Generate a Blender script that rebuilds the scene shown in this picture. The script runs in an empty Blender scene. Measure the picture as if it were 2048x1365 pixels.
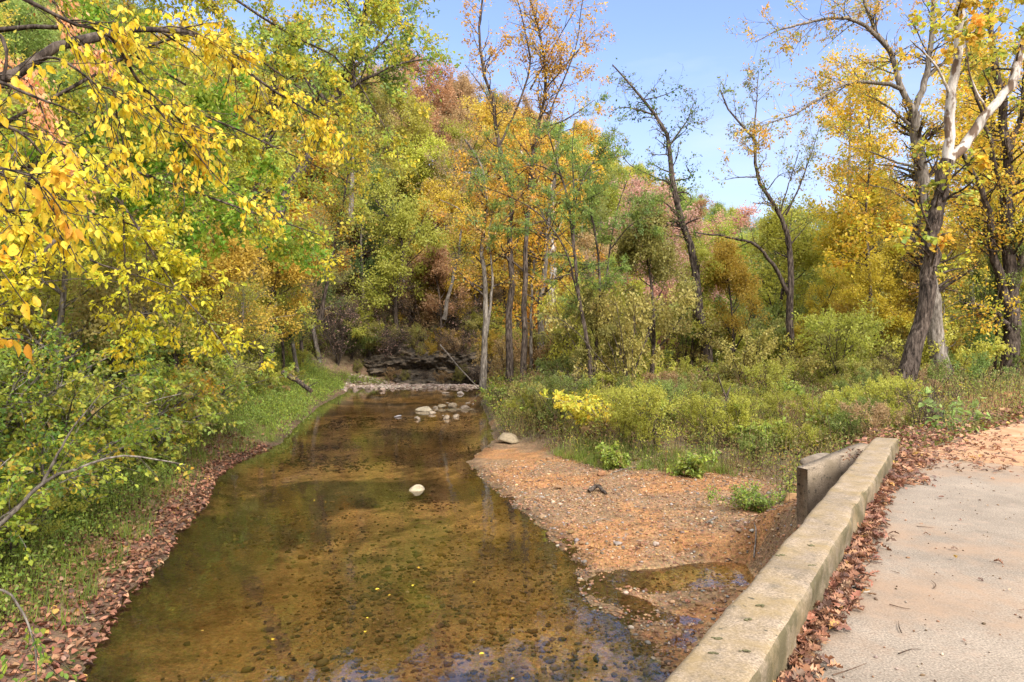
import bpy, math
import numpy as np
from math import radians as R

S = bpy.context.scene
# ---------------------------------------------------------------- camera, sky, sun, exposure
F = 1365.0; CX, HY = 1024.0, 672.0; CAMZ = 1.6      # focal length in photo pixels, horizon row, eye height
cam = bpy.data.cameras.new('camera'); camo = bpy.data.objects.new('camera', cam)
S.collection.objects.link(camo); S.camera = camo
cam.sensor_width = 36; cam.lens = 36 * F / 2048; cam.shift_y = -10.5 / 2048
cam.clip_start = 0.05; cam.clip_end = 2000
camo.location = (0, 0, CAMZ); camo.rotation_euler = (R(90), 0, 0)
SUN_EL, SUN_AZ = R(40), R(152)                        # azimuth clockwise from +Y: behind the camera, left
w = bpy.data.worlds.new('World'); S.world = w; w.use_nodes = True
nt = w.node_tree; bg = nt.nodes['Background']
sky = nt.nodes.new('ShaderNodeTexSky'); sky.sky_type = 'NISHITA'; sky.sun_disc = False
sky.sun_elevation = SUN_EL; sky.sun_rotation = SUN_AZ
sky.air_density = 1.0; sky.dust_density = 0.6; sky.ozone_density = 1.5
tn = nt.nodes.new('ShaderNodeMix'); tn.data_type = 'RGBA'; tn.blend_type = 'MULTIPLY'; tn.inputs[0].default_value = 1
tn.inputs[7].default_value = (0.70, 0.69, 0.83, 1); nt.links.new(sky.outputs[0], tn.inputs[6])   # the day's slightly violet blue
tc = nt.nodes.new('ShaderNodeTexCoord'); mp_ = nt.nodes.new('ShaderNodeMapping'); mp_.inputs['Scale'].default_value = (1.2, 1.2, 5)
nt.links.new(tc.outputs['Generated'], mp_.inputs['Vector']); cn_ = nt.nodes.new('ShaderNodeTexNoise'); cn_.inputs['Scale'].default_value = 2.2; cn_.inputs['Detail'].default_value = 7
nt.links.new(mp_.outputs[0], cn_.inputs['Vector']); cr_ = nt.nodes.new('ShaderNodeValToRGB'); cr_.color_ramp.elements[0].position = .5; cr_.color_ramp.elements[1].position = .8
cr_.color_ramp.elements[0].color = (.04, .04, .04, 1); cr_.color_ramp.elements[1].color = (.4, .4, .4, 1); nt.links.new(cn_.outputs[0], cr_.inputs[0])
cm = nt.nodes.new('ShaderNodeMix'); cm.data_type = 'RGBA'; nt.links.new(cr_.outputs[0], cm.inputs[0]); nt.links.new(tn.outputs[2], cm.inputs[6]); cm.inputs[7].default_value = (3.2, 3.35, 3.6, 1)
sz_ = nt.nodes.new('ShaderNodeSeparateXYZ'); nt.links.new(tc.outputs['Generated'], sz_.inputs[0]); mh = nt.nodes.new('ShaderNodeMapRange')
mh.inputs[1].default_value = .40; mh.inputs[2].default_value = .08; mh.inputs[4].default_value = .55; nt.links.new(sz_.outputs[2], mh.inputs[0])
hz = nt.nodes.new('ShaderNodeMix'); hz.data_type = 'RGBA'; nt.links.new(mh.outputs[0], hz.inputs[0]); nt.links.new(cm.outputs[2], hz.inputs[6]); hz.inputs[7].default_value = (1.85, 2.0, 2.45, 1); cm = hz
# added out-of-view bright cloud overhead and behind for soft fill, clear towards the hill
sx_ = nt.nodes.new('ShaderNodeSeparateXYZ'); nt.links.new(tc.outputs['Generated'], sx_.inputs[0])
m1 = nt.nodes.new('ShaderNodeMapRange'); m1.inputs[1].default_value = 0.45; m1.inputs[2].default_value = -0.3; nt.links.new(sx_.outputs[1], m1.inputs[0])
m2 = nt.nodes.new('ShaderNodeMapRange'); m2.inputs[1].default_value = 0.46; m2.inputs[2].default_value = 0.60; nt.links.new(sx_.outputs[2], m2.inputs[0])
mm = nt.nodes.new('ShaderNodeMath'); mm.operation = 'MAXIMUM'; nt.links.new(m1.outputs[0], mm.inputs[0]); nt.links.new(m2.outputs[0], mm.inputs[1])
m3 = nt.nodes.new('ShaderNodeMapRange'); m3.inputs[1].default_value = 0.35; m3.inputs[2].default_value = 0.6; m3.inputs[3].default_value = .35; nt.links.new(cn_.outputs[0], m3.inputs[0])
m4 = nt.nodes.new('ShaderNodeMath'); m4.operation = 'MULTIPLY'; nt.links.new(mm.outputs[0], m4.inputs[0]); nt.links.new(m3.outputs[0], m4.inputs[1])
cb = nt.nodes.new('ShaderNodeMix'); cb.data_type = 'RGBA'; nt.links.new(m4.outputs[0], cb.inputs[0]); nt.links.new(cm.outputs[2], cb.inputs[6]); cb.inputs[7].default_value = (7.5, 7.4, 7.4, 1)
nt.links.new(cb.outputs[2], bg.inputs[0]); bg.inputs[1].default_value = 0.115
sl = bpy.data.lights.new('sun', 'SUN'); so = bpy.data.objects.new('sun', sl); S.collection.objects.link(so)
sl.energy = 2.0; sl.angle = R(18); sl.color = (1.0, 0.95, 0.86)
so.rotation_euler = (R(90) - SUN_EL, 0, -SUN_AZ + math.pi)
so.location = (0, 0, 60)
S.view_settings.view_transform = 'Standard'; S.view_settings.look = 'None'
S.view_settings.gamma = 1; S.view_settings.exposure = 1.8
S.render.engine = 'CYCLES'
S.cycles.max_bounces = 7; S.cycles.diffuse_bounces = 5; S.cycles.glossy_bounces = 3
S.cycles.transmission_bounces = 4; S.cycles.transparent_max_bounces = 8
S.cycles.use_denoising = True; S.cycles.sample_clamp_indirect = 6
S.cycles.use_adaptive_sampling = True

rng = np.random.default_rng(7)
COL = S.collection

def pw(px, py, d):                                    # photo pixel + distance -> world point
    return np.array([(px - CX) / F * d, d, CAMZ - (py - HY) / F * d])
def pz(px, py, z=-2.0):                               # photo pixel on the level z -> (x, y)
    d = (CAMZ - z) * F / (py - HY)
    return np.array([(px - CX) / F * d, d])

# ---------------------------------------------------------------- noise
def _h(ix, iy, s):
    n = (ix * 374761393 + iy * 668265263 + s * 2246822519) & 0xffffffff
    n = ((n ^ (n >> 13)) * 1274126177) & 0xffffffff
    return ((n ^ (n >> 16)) & 0xffff) / 65535.0
def vnoise(x, y, s=0):
    x = np.asarray(x, float); y = np.asarray(y, float)
    ix = np.floor(x).astype(np.int64); iy = np.floor(y).astype(np.int64)
    fx = x - ix; fy = y - iy; fx = fx * fx * (3 - 2 * fx); fy = fy * fy * (3 - 2 * fy)
    a = _h(ix, iy, s); b = _h(ix + 1, iy, s); c = _h(ix, iy + 1, s); d = _h(ix + 1, iy + 1, s)
    return (a * (1 - fx) + b * fx) * (1 - fy) + (c * (1 - fx) + d * fx) * fy
def fbm(x, y, f=1.0, o=4, s=0):
    v = 0; a = 0.5; t = 0
    for k in range(o):
        v = v + a * vnoise(x * f + k * 17.3, y * f - k * 9.1, s + k); t += a; a *= 0.5; f *= 2.03
    return v / t - 0.5
def sstep(a, b, x):
    t = np.clip((x - a) / (b - a), 0, 1); return t * t * (3 - 2 * t)

# ---------------------------------------------------------------- plan of the place
def segdist(x, y, poly, closed=True):
    best = np.full(x.shape, 1e9); side = np.zeros(x.shape)
    n = len(poly)
    for i in range(n if closed else n - 1):
        a = poly[i]; b = poly[(i + 1) % n]; ab = b - a; L = ab @ ab
        t = np.clip(((x - a[0]) * ab[0] + (y - a[1]) * ab[1]) / L, 0, 1)
        dx = x - a[0] - t * ab[0]; dy = y - a[1] - t * ab[1]; dd = dx * dx + dy * dy
        m = dd < best; best = np.where(m, dd, best)
        side = np.where(m, np.sign(ab[0] * (y - a[1]) - ab[1] * (x - a[0])), side)
    return np.sqrt(best), side
def inside(x, y, poly):
    c = np.zeros(x.shape, bool); n = len(poly)
    for i in range(n):
        a = poly[i]; b = poly[(i + 1) % n]
        m = ((a[1] > y) != (b[1] > y))
        xx = (b[0] - a[0]) * (y - a[1]) / (b[1] - a[1] + 1e-12) + a[0]
        c ^= m & (x < xx)
    return c
def sdf(x, y, poly):
    d, _ = segdist(x, y, poly); return np.where(inside(x, y, poly), -d, d)

LB = [pz(*p) for p in [(150,1365),(230,1225),(328,1115),(345,1075),(408,1010),(425,960),(470,925),(560,888),(596,850),(640,812),(692,785)]]
RB = [pz(*p) for p in [(1330,1330),(1250,1255),(1160,1190),(1150,1130),(1090,1060),(1010,1000),(930,925),(990,880),(978,845),(962,805)]]
WPOLY = np.array([(2.2,-14.),(-1.5,-8.),(-4.2,2.)] + [tuple(p) for p in LB] + [(-12.0,48.6),(-6,51.2),(4,54),(14,59.5),(30,72),(55,94),(100,134),(200,224),
                 (208,216),(105,126),(58,86),(32,64),(14,52),(4,47.6),(-1.6,45.)] + [tuple(p) for p in RB[::-1]] + [(3.0,5.0),(5.5,-4.),(8.,-14.)])
CLINE = np.array([(5,-14),(-1,4),(-2,12),(-3.6,22),(-5,35),(-7,43),(-5,48.),(4,51),(14,56),(31,68),(56.5,90),(102,130),(204,220)], float)
VEG = [pz(*p, z=-1.8) for p in [(995,868),(1080,895),(1130,915),(1220,942),(1330,950),(1440,952),(1550,975)]]
BAR = np.array([tuple(p) for p in RB[::-1][1:]] + [(3.0,5.0),(6.5,5.)] + [(5.6,9.3),(4.2,9.0)] + [(4.6,11.5)] + [tuple(p) for p in VEG[::-1]])
TH = math.atan(900 / 1365.); ST, CT = math.sin(TH), math.cos(TH)
def br(s, u): return s * ST + u * CT, s * CT - u * ST  # bridge frame (along, right) -> world
ROADL = [(4.95,9.05),(7.2,10.9),(10.3,13.6),(15,17.0),(24,21.5),(45,29)]
ROADR = [(9.9,6.3),(14,8.4),(20,11.),(30,15.),(48,21)]
ROAD = np.array(ROADL + ROADR[::-1])
POOL = (3.05, 10.2)
def H(x, y, detail=True):
    x = np.asarray(x, float); y = np.asarray(y, float)
    sd = sdf(x, y, WPOLY); wob = fbm(x, y, 0.9, 3, 5) * 0.5
    sdw = sd + wob * np.clip(sd.clip(0) + 0.25, 0, 0.8)
    _, side = segdist(x, y, CLINE, False); hill = side > 0
    out = np.clip(sdw, 0, None); inn = np.clip(-sdw, 0, None)
    bed = -2.0 - 0.28 * (1 - np.exp(-inn / 0.7)) + fbm(x, y, 0.8, 3, 9) * 0.07 * np.clip(inn * 2, 0, 1)
    # left: shelf, bank, hill
    terr = 1.0 + 2.0 * np.exp(-((y - 12) / 9) ** 2)
    up = 0.16 * np.minimum(out, terr) + 0.88 * np.logaddexp(0, (out - terr) * 1.5) / 1.5 - 0.88 * np.log1p(np.exp(-terr * 1.5)) / 1.5
    cap = 33 - 22 * sstep(-5, 60, x) 
    up = cap * np.tanh(up / cap)
    zl = -2.0 + up + fbm(x, y, 0.12, 4, 2) * np.clip(out - 2, 0, 12) * 0.28
    # right: gravel bar then low bank and floodplain
    sb = sdf(x, y, BAR); so_ = np.clip(np.minimum(sb, sd), 0, None)
    zr = -2.0 + 0.085 * np.minimum(out, 3.6) * sstep(-.2, 1.6, out + (y - 9.5) * .25 * (y > 7)) + fbm(x, y, 1.3, 3, 19) * 0.16 * sstep(0, .5, out) * sstep(14, 10, y) + 0.75 * (1 - np.exp(-so_ / 1.6)) + 0.018 * np.minimum(so_, 30)
    zr = zr + fbm(x, y, 0.35, 3, 3) * 0.28 * np.clip(so_ * 0.4, 0, 1)
    dr = np.clip(sdf(x, y, ROAD), 0, None)
    dr = dr + 2.2 * np.clip(4.1 - x, 0, 2) * sstep(12.5, 10, y)
    s = x * ST + y * CT; u = x * CT - y * ST
    front = np.where(u > -0.95, 10.33 - s, ((9.44 - y) + (x - 5.0) * 0.35) * 0.93)
    front = np.where(x < 3.75, 8.87 - y, front)
    emb = -0.03 - 0.60 * dr - np.where(u > -0.95, 6.0 * np.clip(front, 0, None), np.where(x > 3.75, np.clip(6 * front, 0, .75), 0) + 1.0 * np.clip(front, 0, None)) + 0.10 * sstep(14, 26, y) * np.exp(-dr / 6)
    clay = 0.75 * np.exp(-(((x - 14.5) / 3.2) ** 2 + ((y - 19.5) / 2.0) ** 2))
    far_up = 0.5 * sstep(20, 60, x) 
    zr = np.where(hill, zr, np.maximum(zr + far_up, emb) + clay * (dr > 0.0) * np.clip(dr, 0, 1))
    pool = np.exp(-((((x - POOL[0]) / 1.25) ** 2 + ((y - POOL[1]) / 0.8) ** 2) * (1 + 2.6 * fbm(x, y, 1.4, 4, 23))) ** 2)
    zr = zr - 0.34 * pool * (y < 13)
    z = np.where(sdw < 0, bed, np.where(hill, zl, zr))
    # stone bar across the bend
    eb = np.exp(-((((x + 6.2) / 5.6) ** 2 + ((y - 48.2) / 1.9) ** 2)) ** 3)
    z = np.where(sdw < 0, np.maximum(z, -2.2 + 0.27 * eb), z)
    eb2 = np.exp(-((((x + 2.6) / 1.6) ** 2 + ((y - 33.5) / 1.3) ** 2)) ** 2)
    z = np.where(sdw < 0, np.maximum(z, -2.3 + 0.31 * eb2), z)
    if detail:
        z = z + fbm(x, y, 3.0, 3, 11) * 0.075 * sstep(80, 20, y)
    return z

# ---------------------------------------------------------------- mesh helpers
def link(name, V, faces, mat=None, tint=None, parent=None, smooth=False, mats=None, midx=None):
    """faces: list of (m,k) int arrays"""
    me = bpy.data.meshes.new(name)
    V = np.ascontiguousarray(V, np.float32)
    me.vertices.add(len(V)); me.vertices.foreach_set('co', V.ravel())
    idx = np.concatenate([f.ravel() for f in faces]).astype(np.int32)
    ls = []; c = 0
    for f in faces:
        ls.append(c + np.arange(len(f)) * f.shape[1]); c += f.size
    ls = np.concatenate(ls).astype(np.int32)
    me.loops.add(len(idx)); me.loops.foreach_set('vertex_index', idx)
    me.polygons.add(len(ls)); me.polygons.foreach_set('loop_start', ls)
    if smooth: me.polygons.foreach_set('use_smooth', np.ones(len(ls), bool))
    if tint is not None:
        a = me.color_attributes.new('tint', 'FLOAT_COLOR', 'POINT')
        c4 = np.ones((len(V), 4), np.float32); c4[:, :3] = tint; a.data.foreach_set('color', c4.ravel())
    for m in (mats or [mat]):
        if m: me.materials.append(m)
    if midx is not None:
        me.polygons.foreach_set('material_index', np.asarray(midx, np.int32))
    me.update(calc_edges=True)
    o = bpy.data.objects.new(name, me); COL.objects.link(o)
    if parent: o.parent = parent
    return o
def empty(name, loc):
    o = bpy.data.objects.new(name, None); COL.objects.link(o); o.location = tuple(float(v) for v in loc)
    o.empty_display_size = 0.3; return o
def tag(o, label, cat, group=None, kind=None):
    if label: o['label'] = label
    if cat: o['category'] = cat
    if group: o['group'] = group
    if kind: o['kind'] = kind
    return o
def nrm(v): return v / (np.linalg.norm(v, axis=-1, keepdims=True) + 1e-9)

class Batch:
    """collects wood tubes (slot 0) and leaves (slot 1)"""
    def __init__(s): s.V = []; s.F3 = []; s.F4 = []; s.C = []; s.n = 0
    def add(s, V, F, C, slot):
        V = V.reshape(-1, 3); s.V.append(V); s.C.append(np.broadcast_to(C, V.shape))
        (s.F3 if F.shape[1] == 3 else s.F4).append((F + s.n, slot)); s.n += len(V)
    def build(s, name, mats, base=(0, 0, 0), parent=None, smooth=False):
        V = np.concatenate(s.V) - np.asarray(base); C = np.concatenate(s.C)
        fs = []; mi = []
        for L in (s.F4, s.F3):
            if L:
                fs.append(np.concatenate([f for f, _ in L])); mi += [np.full(len(f), k) for f, k in L]
        return link(name, V, fs, tint=C, parent=parent, mats=mats, midx=np.concatenate(mi), smooth=smooth)

def tubes(B, P, Rr, sides=5, color=(1, 1, 1), slot=0, bump=0.0):
    N, K, _ = P.shape
    T = np.empty_like(P); T[:, 1:-1] = P[:, 2:] - P[:, :-2]; T[:, 0] = P[:, 1] - P[:, 0]; T[:, -1] = P[:, -1] - P[:, -2]
    T = nrm(T)
    ref = np.zeros((N, 1, 3)); m = np.abs(nrm(P[:, -1] - P[:, 0])[:, 2]) > 0.8
    ref[m, 0] = (1, 0.13, 0); ref[~m, 0] = (0.05, 0.1, 1)
    A = nrm(np.cross(T, np.broadcast_to(ref, T.shape))); Bv = np.cross(T, A)
    a = np.arange(sides) * 2 * np.pi / sides
    rr = Rr[:, :, None, None]
    if bump: rr = rr * (1 + bump * rng.uniform(-1, 1, (N, K, sides, 1)))
    V = P[:, :, None] + rr * (A[:, :, None] * np.cos(a)[None, None, :, None] + Bv[:, :, None] * np.sin(a)[None, None, :, None])
    base = (np.arange(N) * K * sides)[:, None, None]; k = np.arange(K - 1)[None, :, None] * sides
    i = np.arange(sides)[None, None]; j = (i + 1) % sides
    F = np.stack([base + k + i, base + k + j, base + k + sides + j, base + k + sides + i], -1).reshape(-1, 4)
    B.add(V.reshape(-1, 3), F, np.asarray(color), slot)

def curve(pts, K):                                     # Catmull-Rom resample
    pts = np.asarray(pts, float)
    if len(pts) == 2: t = np.linspace(0, 1, K)[:, None]; return pts[0] * (1 - t) + pts[1] * t
    p = np.vstack([2 * pts[0] - pts[1], pts, 2 * pts[-1] - pts[-2]])
    L = np.concatenate([[0], np.cumsum(np.linalg.norm(np.diff(pts, axis=0), axis=1))]); t = np.linspace(0, L[-1], K)
    i = np.clip(np.searchsorted(L, t, side='right') - 1, 0, len(pts) - 2)
    f = ((t - L[i]) / (L[i + 1] - L[i]))[:, None]
    a, b, c, d = p[i], p[i + 1], p[i + 2], p[i + 3]
    return 0.5 * (2 * b + (c - a) * f + (2 * a - 5 * b + 4 * c - d) * f ** 2 + (3 * b - a - 3 * c + d) * f ** 3)

def spawn(P, Rr, n, t0=0.2, t1=1.0, ang=45, ln=1.0, up=0.0, wander=0.25, K=6, rscale=0.6, taper=0.25, shrink=0.4, lv=0.4, flat=0.0):
    N, K0, _ = P.shape
    L = np.linalg.norm(np.diff(P, axis=1), axis=2).sum(1); w_ = L / L.sum()
    pi = rng.choice(N, n, p=w_); t = rng.uniform(t0, t1, n)
    f = t * (K0 - 1); i = np.clip(f.astype(int), 0, K0 - 2); fr = (f - i)[:, None]
    p0 = P[pi, i] * (1 - fr) + P[pi, i + 1] * fr; T = nrm(P[pi, i + 1] - P[pi, i])
    r0 = (Rr[pi, i] * (1 - fr[:, 0]) + Rr[pi, i + 1] * fr[:, 0]) * rscale * rng.uniform(0.7, 1, n)
    q = rng.normal(size=(n, 3)); q[:, 2] *= (1 - flat); q = nrm(q - T * (q * T).sum(1, keepdims=True))
    a = np.radians(ang * rng.uniform(0.65, 1.35, n))[:, None]
    D = nrm(T * np.cos(a) + q * np.sin(a)); 
    LN = ln * rng.uniform(1 - lv, 1 + lv, n) * (1 - shrink * t)
    out = np.empty((n, K, 3)); out[:, 0] = p0; cur = p0; d = D
    for k in range(1, K):
        d = d + wander * rng.normal(size=(n, 3)) * 0.5; d[:, 2] += up / K * 2.0; d = nrm(d)
        cur = cur + d * (LN / (K - 1))[:, None]; out[:, k] = cur
    tt = np.linspace(1, taper, K)[None]
    return out, r0[:, None] * tt

SH = {
 'dia': (np.array([(0,0,0),(.45,.5,.06),(1,0,-.06),(.45,-.5,.06)]), np.array([(0,3,2,1)])),
 'tri2': (np.array([(0,0,0),(.4,.5,.08),(1,0,0),(.4,-.5,.08)]), np.array([(0,2,1),(0,3,2)])),
 'leaf': (np.array([(0,0,0),(.14,.3,.06),(.42,.5,.13),(.74,.33,.08),(1,0,-.08),(.74,-.33,.08),(.42,-.5,.13),(.14,-.3,.06),(.45,0,0.0)]),
          np.array([(0,8,1),(1,8,2),(2,8,3),(3,8,4),(4,8,5),(5,8,6),(6,8,7),(7,8,0)])),
 'blade': (np.array([(0,.5,0),(0,-.5,0),(.55,.3,.12),(.55,-.3,.12),(1,0,-.12)]), np.array([(0,1,3),(0,3,2),(2,3,4)])),
}
_o = []
for k_, (a_, r_) in enumerate([(0,0.02),(.1,.1),(.2,.28),(.27,.13),(.4,.42),(.5,.18),(.62,.46),(.72,.2),(.85,.26),(1,.0)]): _o.append((a_, r_))
ov = [(a_, r_, 0.18 * r_) for a_, r_ in _o] + [(a_, -r_, 0.18 * r_) for a_, r_ in _o[1:-1][::-1]]
ov = np.array(ov + [(.3, 0, 0), (.65, 0, 0)])
nO = len(ov) - 2
SH['oak'] = (ov, np.array([(i, (nO if ov[i][0] + ov[(i + 1) % nO][0] < 0.95 else nO + 1), (i + 1) % nO) for i in range(nO)]))

def leaves(B, P, D, Nn, L, Wd, C, shape='dia', slot=1, curl=0.0):
    T, Fc = SH[shape]; n = len(P)
    D = nrm(D); Nn = nrm(Nn - D * (Nn * D).sum(1, keepdims=True)); X = np.cross(Nn, D)
    L = np.broadcast_to(L, n); Wd = np.broadcast_to(Wd, n)
    tw = T[None, :, 2] * L[:, None]
    if curl: 
        cu = rng.uniform(-curl, curl, n)[:, None]; cv = rng.uniform(0, curl, n)[:, None]
        tw = tw + (cu * (T[None, :, 0] - .5) ** 2 * 4 + cv * np.abs(T[None, :, 1]) * 3) * L[:, None] * 0.5
    V = P[:, None] + D[:, None] * (T[None, :, 0] * L[:, None])[..., None] + X[:, None] * (T[None, :, 1] * Wd[:, None])[..., None] + Nn[:, None] * tw[..., None]
    Fx = (np.arange(n) * len(T))[:, None, None] + Fc[None]
    B.add(V.reshape(-1, 3), Fx.reshape(-1, Fc.shape[1]), np.repeat(np.asarray(C), len(T), 0), slot)

def pal(n, palette, var=0.25):
    cs = np.array([c for c, _ in palette], float); ws = np.array([w_ for _, w_ in palette], float)
    i = rng.choice(len(cs), n, p=ws / ws.sum())
    c = cs[i] * rng.uniform(1 - var, 1 + var, (n, 1)) * rng.uniform(0.92, 1.08, (n, 3))
    return np.clip(c, 0.003, 0.9)

def leafon(B, P, n, size, asp, palette, shape='dia', t0=0.1, droop=0.3, spread=0.05, flatn=0.7, clump=0.0, sv=0.3):
    """leaves along twigs P (N,K,3)"""
    N, K, _ = P.shape
    wt = np.ones(N)
    if clump: wt = rng.uniform(0, 1, N) ** (clump * 3) + 0.03
    pi = rng.choice(N, n, p=wt / wt.sum()); t = rng.uniform(t0, 1, n) * (K - 1); i = np.clip(t.astype(int), 0, K - 2); fr = (t - i)[:, None]
    p = P[pi, i] * (1 - fr) + P[pi, i + 1] * fr; T = nrm(P[pi, i + 1] - P[pi, i])
    p = p + rng.normal(size=(n, 3)) * spread
    D = nrm(T * 0.5 + nrm(rng.normal(size=(n, 3))) * 0.9 - np.array([0, 0, droop * 1.4]))
    Nn = nrm(rng.normal(size=(n, 3)) * (1 - flatn) * 1.6 + np.array([0, 0, flatn]) + np.array([0, -0.25, 0]))
    L = size * rng.uniform(1 - sv, 1 + sv, n)
    # neighbouring leaves on a twig share a hue
    C = pal(n, palette); Ct = pal(N, palette)[pi]; C = np.clip((C * 0.45 + Ct * 0.55) * 1.2, 0, .85)
    leaves(B, p, D, Nn, L, L * asp, C, shape)

# ---------------------------------------------------------------- materials
def mat(name):
    m = bpy.data.materials.new(name); m.use_nodes = True; nt = m.node_tree
    b = nt.nodes['Principled BSDF']; return m, nt, b
def N(nt, t, **k):
    n = nt.nodes.new(t)
    for a, v in k.items():
        if a in n.inputs.keys(): n.inputs[a].default_value = v
        else: setattr(n, a, v)
    return n
def ramp(nt, stops, interp='LINEAR'):
    r = nt.nodes.new('ShaderNodeValToRGB'); e = r.color_ramp.elements; r.color_ramp.interpolation = interp
    while len(e) < len(stops): e.new(0.5)
    for k, (p, c) in enumerate(stops):
        e[k].position = p; e[k].color = (c, c, c, 1) if isinstance(c, (int, float)) else (*c, 1)
    return r
def mixc(nt, fac, a, b, mode='MIX'):
    m = nt.nodes.new('ShaderNodeMix'); m.data_type = 'RGBA'; m.blend_type = mode
    for sock, v in ((0, fac), (6, a), (7, b)):
        if hasattr(v, 'is_linked') or isinstance(v, bpy.types.NodeSocket): nt.links.new(v, m.inputs[sock])
        elif isinstance(v, (int, float)): m.inputs[sock].default_value = v if sock == 0 else (v, v, v, 1)
        else: m.inputs[sock].default_value = (*v, 1)
    return m.outputs[2]
def wpos(nt, scale=(1, 1, 1)):
    g = nt.nodes.new('ShaderNodeNewGeometry'); mp = nt.nodes.new('ShaderNodeMapping'); mp.inputs['Scale'].default_value = scale
    nt.links.new(g.outputs['Position'], mp.inputs['Vector']); return mp.outputs[0]
def noise(nt, vec, scale, detail=4, rough=0.55):
    n = N(nt, 'ShaderNodeTexNoise', Scale=scale, Detail=detail, Roughness=rough); nt.links.new(vec, n.inputs['Vector']); return n.outputs[0]
def bumpn(nt, b, h, strength=0.3, dist=0.02):
    bn = N(nt, 'ShaderNodeBump', Strength=strength, Distance=dist); nt.links.new(h, bn.inputs['Height']); nt.links.new(bn.outputs[0], b.inputs['Normal'])

def leaf_material(name, trans=0.52, rough=0.5, spec=0.35):
    m, nt, b = mat(name)
    at = N(nt, 'ShaderNodeAttribute', attribute_name='tint'); oi = nt.nodes.new('ShaderNodeObjectInfo')
    c = mixc(nt, 1.0, at.outputs['Color'], oi.outputs['Color'], 'MULTIPLY')
    hs = N(nt, 'ShaderNodeHueSaturation', Saturation=1.02, Value=1.0); nt.links.new(c, hs.inputs['Color']); c = hs.outputs[0]
    ns = noise(nt, wpos(nt), 60.0, 3, 0.6); rs = ramp(nt, [(0.30, (.38,.30,.25)), (0.37, (.95,.9,.85)), (0.55, (1,1,1)), (0.75, (1.12,1.1,1.0))]); nt.links.new(ns, rs.inputs[0])
    c = mixc(nt, 1.0, c, rs.outputs[0], 'MULTIPLY')
    nt.links.new(c, b.inputs['Base Color']); b.inputs['Roughness'].default_value = rough
    b.inputs['Specular IOR Level'].default_value = spec
    tr = nt.nodes.new('ShaderNodeBsdfTranslucent'); nt.links.new(c, tr.inputs['Color'])
    mx = nt.nodes.new('ShaderNodeMixShader'); mx.inputs[0].default_value = trans
    nt.links.new(b.outputs[0], mx.inputs[1]); nt.links.new(tr.outputs[0], mx.inputs[2])
    nt.links.new(mx.outputs[0], nt.nodes['Material Output'].inputs['Surface']); return m
M_LEAF = leaf_material('leaf')
M_DRY = leaf_material('dry_leaf', trans=0.15, rough=0.6, spec=0.3)

def bark_material(name, stops, sc=5.0, patch=None, bs=0.6):
    m, nt, b = mat(name); p = wpos(nt, (1, 1, 0.22)); n1 = noise(nt, p, sc * 3, 6, 0.65)
    c = ramp(nt, stops); nt.links.new(n1, c.inputs[0]); col = c.outputs[0]
    if patch:
        n2 = noise(nt, wpos(nt, (1, 1, 0.5)), sc * 0.9, 4, 0.5); r2 = ramp(nt, [(0.5, 0), (0.56, 1)]); nt.links.new(n2, r2.inputs[0])
        col = mixc(nt, r2.outputs[0], col, patch)
    n3 = noise(nt, wpos(nt), 1.1, 3); r3 = ramp(nt, [(0.3, 0.65), (0.7, 1.25)]); nt.links.new(n3, r3.inputs[0])
    col = mixc(nt, 1.0, col, r3.outputs[0], 'MULTIPLY')
    at = N(nt, 'ShaderNodeAttribute', attribute_name='tint'); col = mixc(nt, 1.0, col, at.outputs['Color'], 'MULTIPLY')
    nt.links.new(col, b.inputs['Base Color']); b.inputs['Roughness'].default_value = 0.9; b.inputs['Specular IOR Level'].default_value = 0.15
    bumpn(nt, b, n1, bs, 0.04); return m
M_BARK = bark_material('bark', [(0.36, (.012,.009,.007)), (0.5, (.065,.048,.038)), (0.66, (.16,.125,.10))], bs=1.0)
M_GREYBARK = bark_material('grey_bark', [(0.34, (.05,.04,.033)), (0.5, (.16,.135,.11)), (0.70, (.33,.29,.25))])
M_SYC = bark_material('sycamore_bark', [(0.3, (.30,.26,.22)), (0.6, (.55,.50,.45))], 4.0, (.15,.10,.07), 0.3)

# ground: masks stored per vertex (what the soil is made of at each place)
m, nt, b = mat('soil'); M_SOIL = m
at = N(nt, 'ShaderNodeAttribute', attribute_name='tint'); p = wpos(nt)
nA = noise(nt, p, 14, 6, 0.7); nB = noise(nt, p, 55, 4, 0.7); nC = noise(nt, p, 2.2, 5, 0.6)
vo = N(nt, 'ShaderNodeTexVoronoi', Scale=26.0); nt.links.new(p, vo.inputs['Vector'])
rA = ramp(nt, [(0.3, 0.45), (0.72, 1.55)]); nt.links.new(nA, rA.inputs[0])
rB = ramp(nt, [(0.3, 0.7), (0.7, 1.3)]); nt.links.new(nB, rB.inputs[0])
c = mixc(nt, 1.0, at.outputs['Color'], rA.outputs[0], 'MULTIPLY'); c = mixc(nt, 1.0, c, rB.outputs[0], 'MULTIPLY')
vs = mixc(nt, 0.35, (1, 1, 1), vo.outputs['Color']); c = mixc(nt, 0.5, c, mixc(nt, 1.0, c, vs, 'MULTIPLY'))
rC = ramp(nt, [(0.35, 0.75), (0.7, 1.2)]); nt.links.new(nC, rC.inputs[0]); c = mixc(nt, 1.0, c, rC.outputs[0], 'MULTIPLY')
nt.links.new(c, b.inputs['Base Color']); b.inputs['Roughness'].default_value = 0.95; b.inputs['Specular IOR Level'].default_value = 0.2
hh = N(nt, 'ShaderNodeMath', operation='ADD'); nt.links.new(nA, hh.inputs[0]); nt.links.new(vo.outputs['Distance'], hh.inputs[1])
bumpn(nt, b, hh.outputs[0], 0.7, 0.03)

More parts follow.
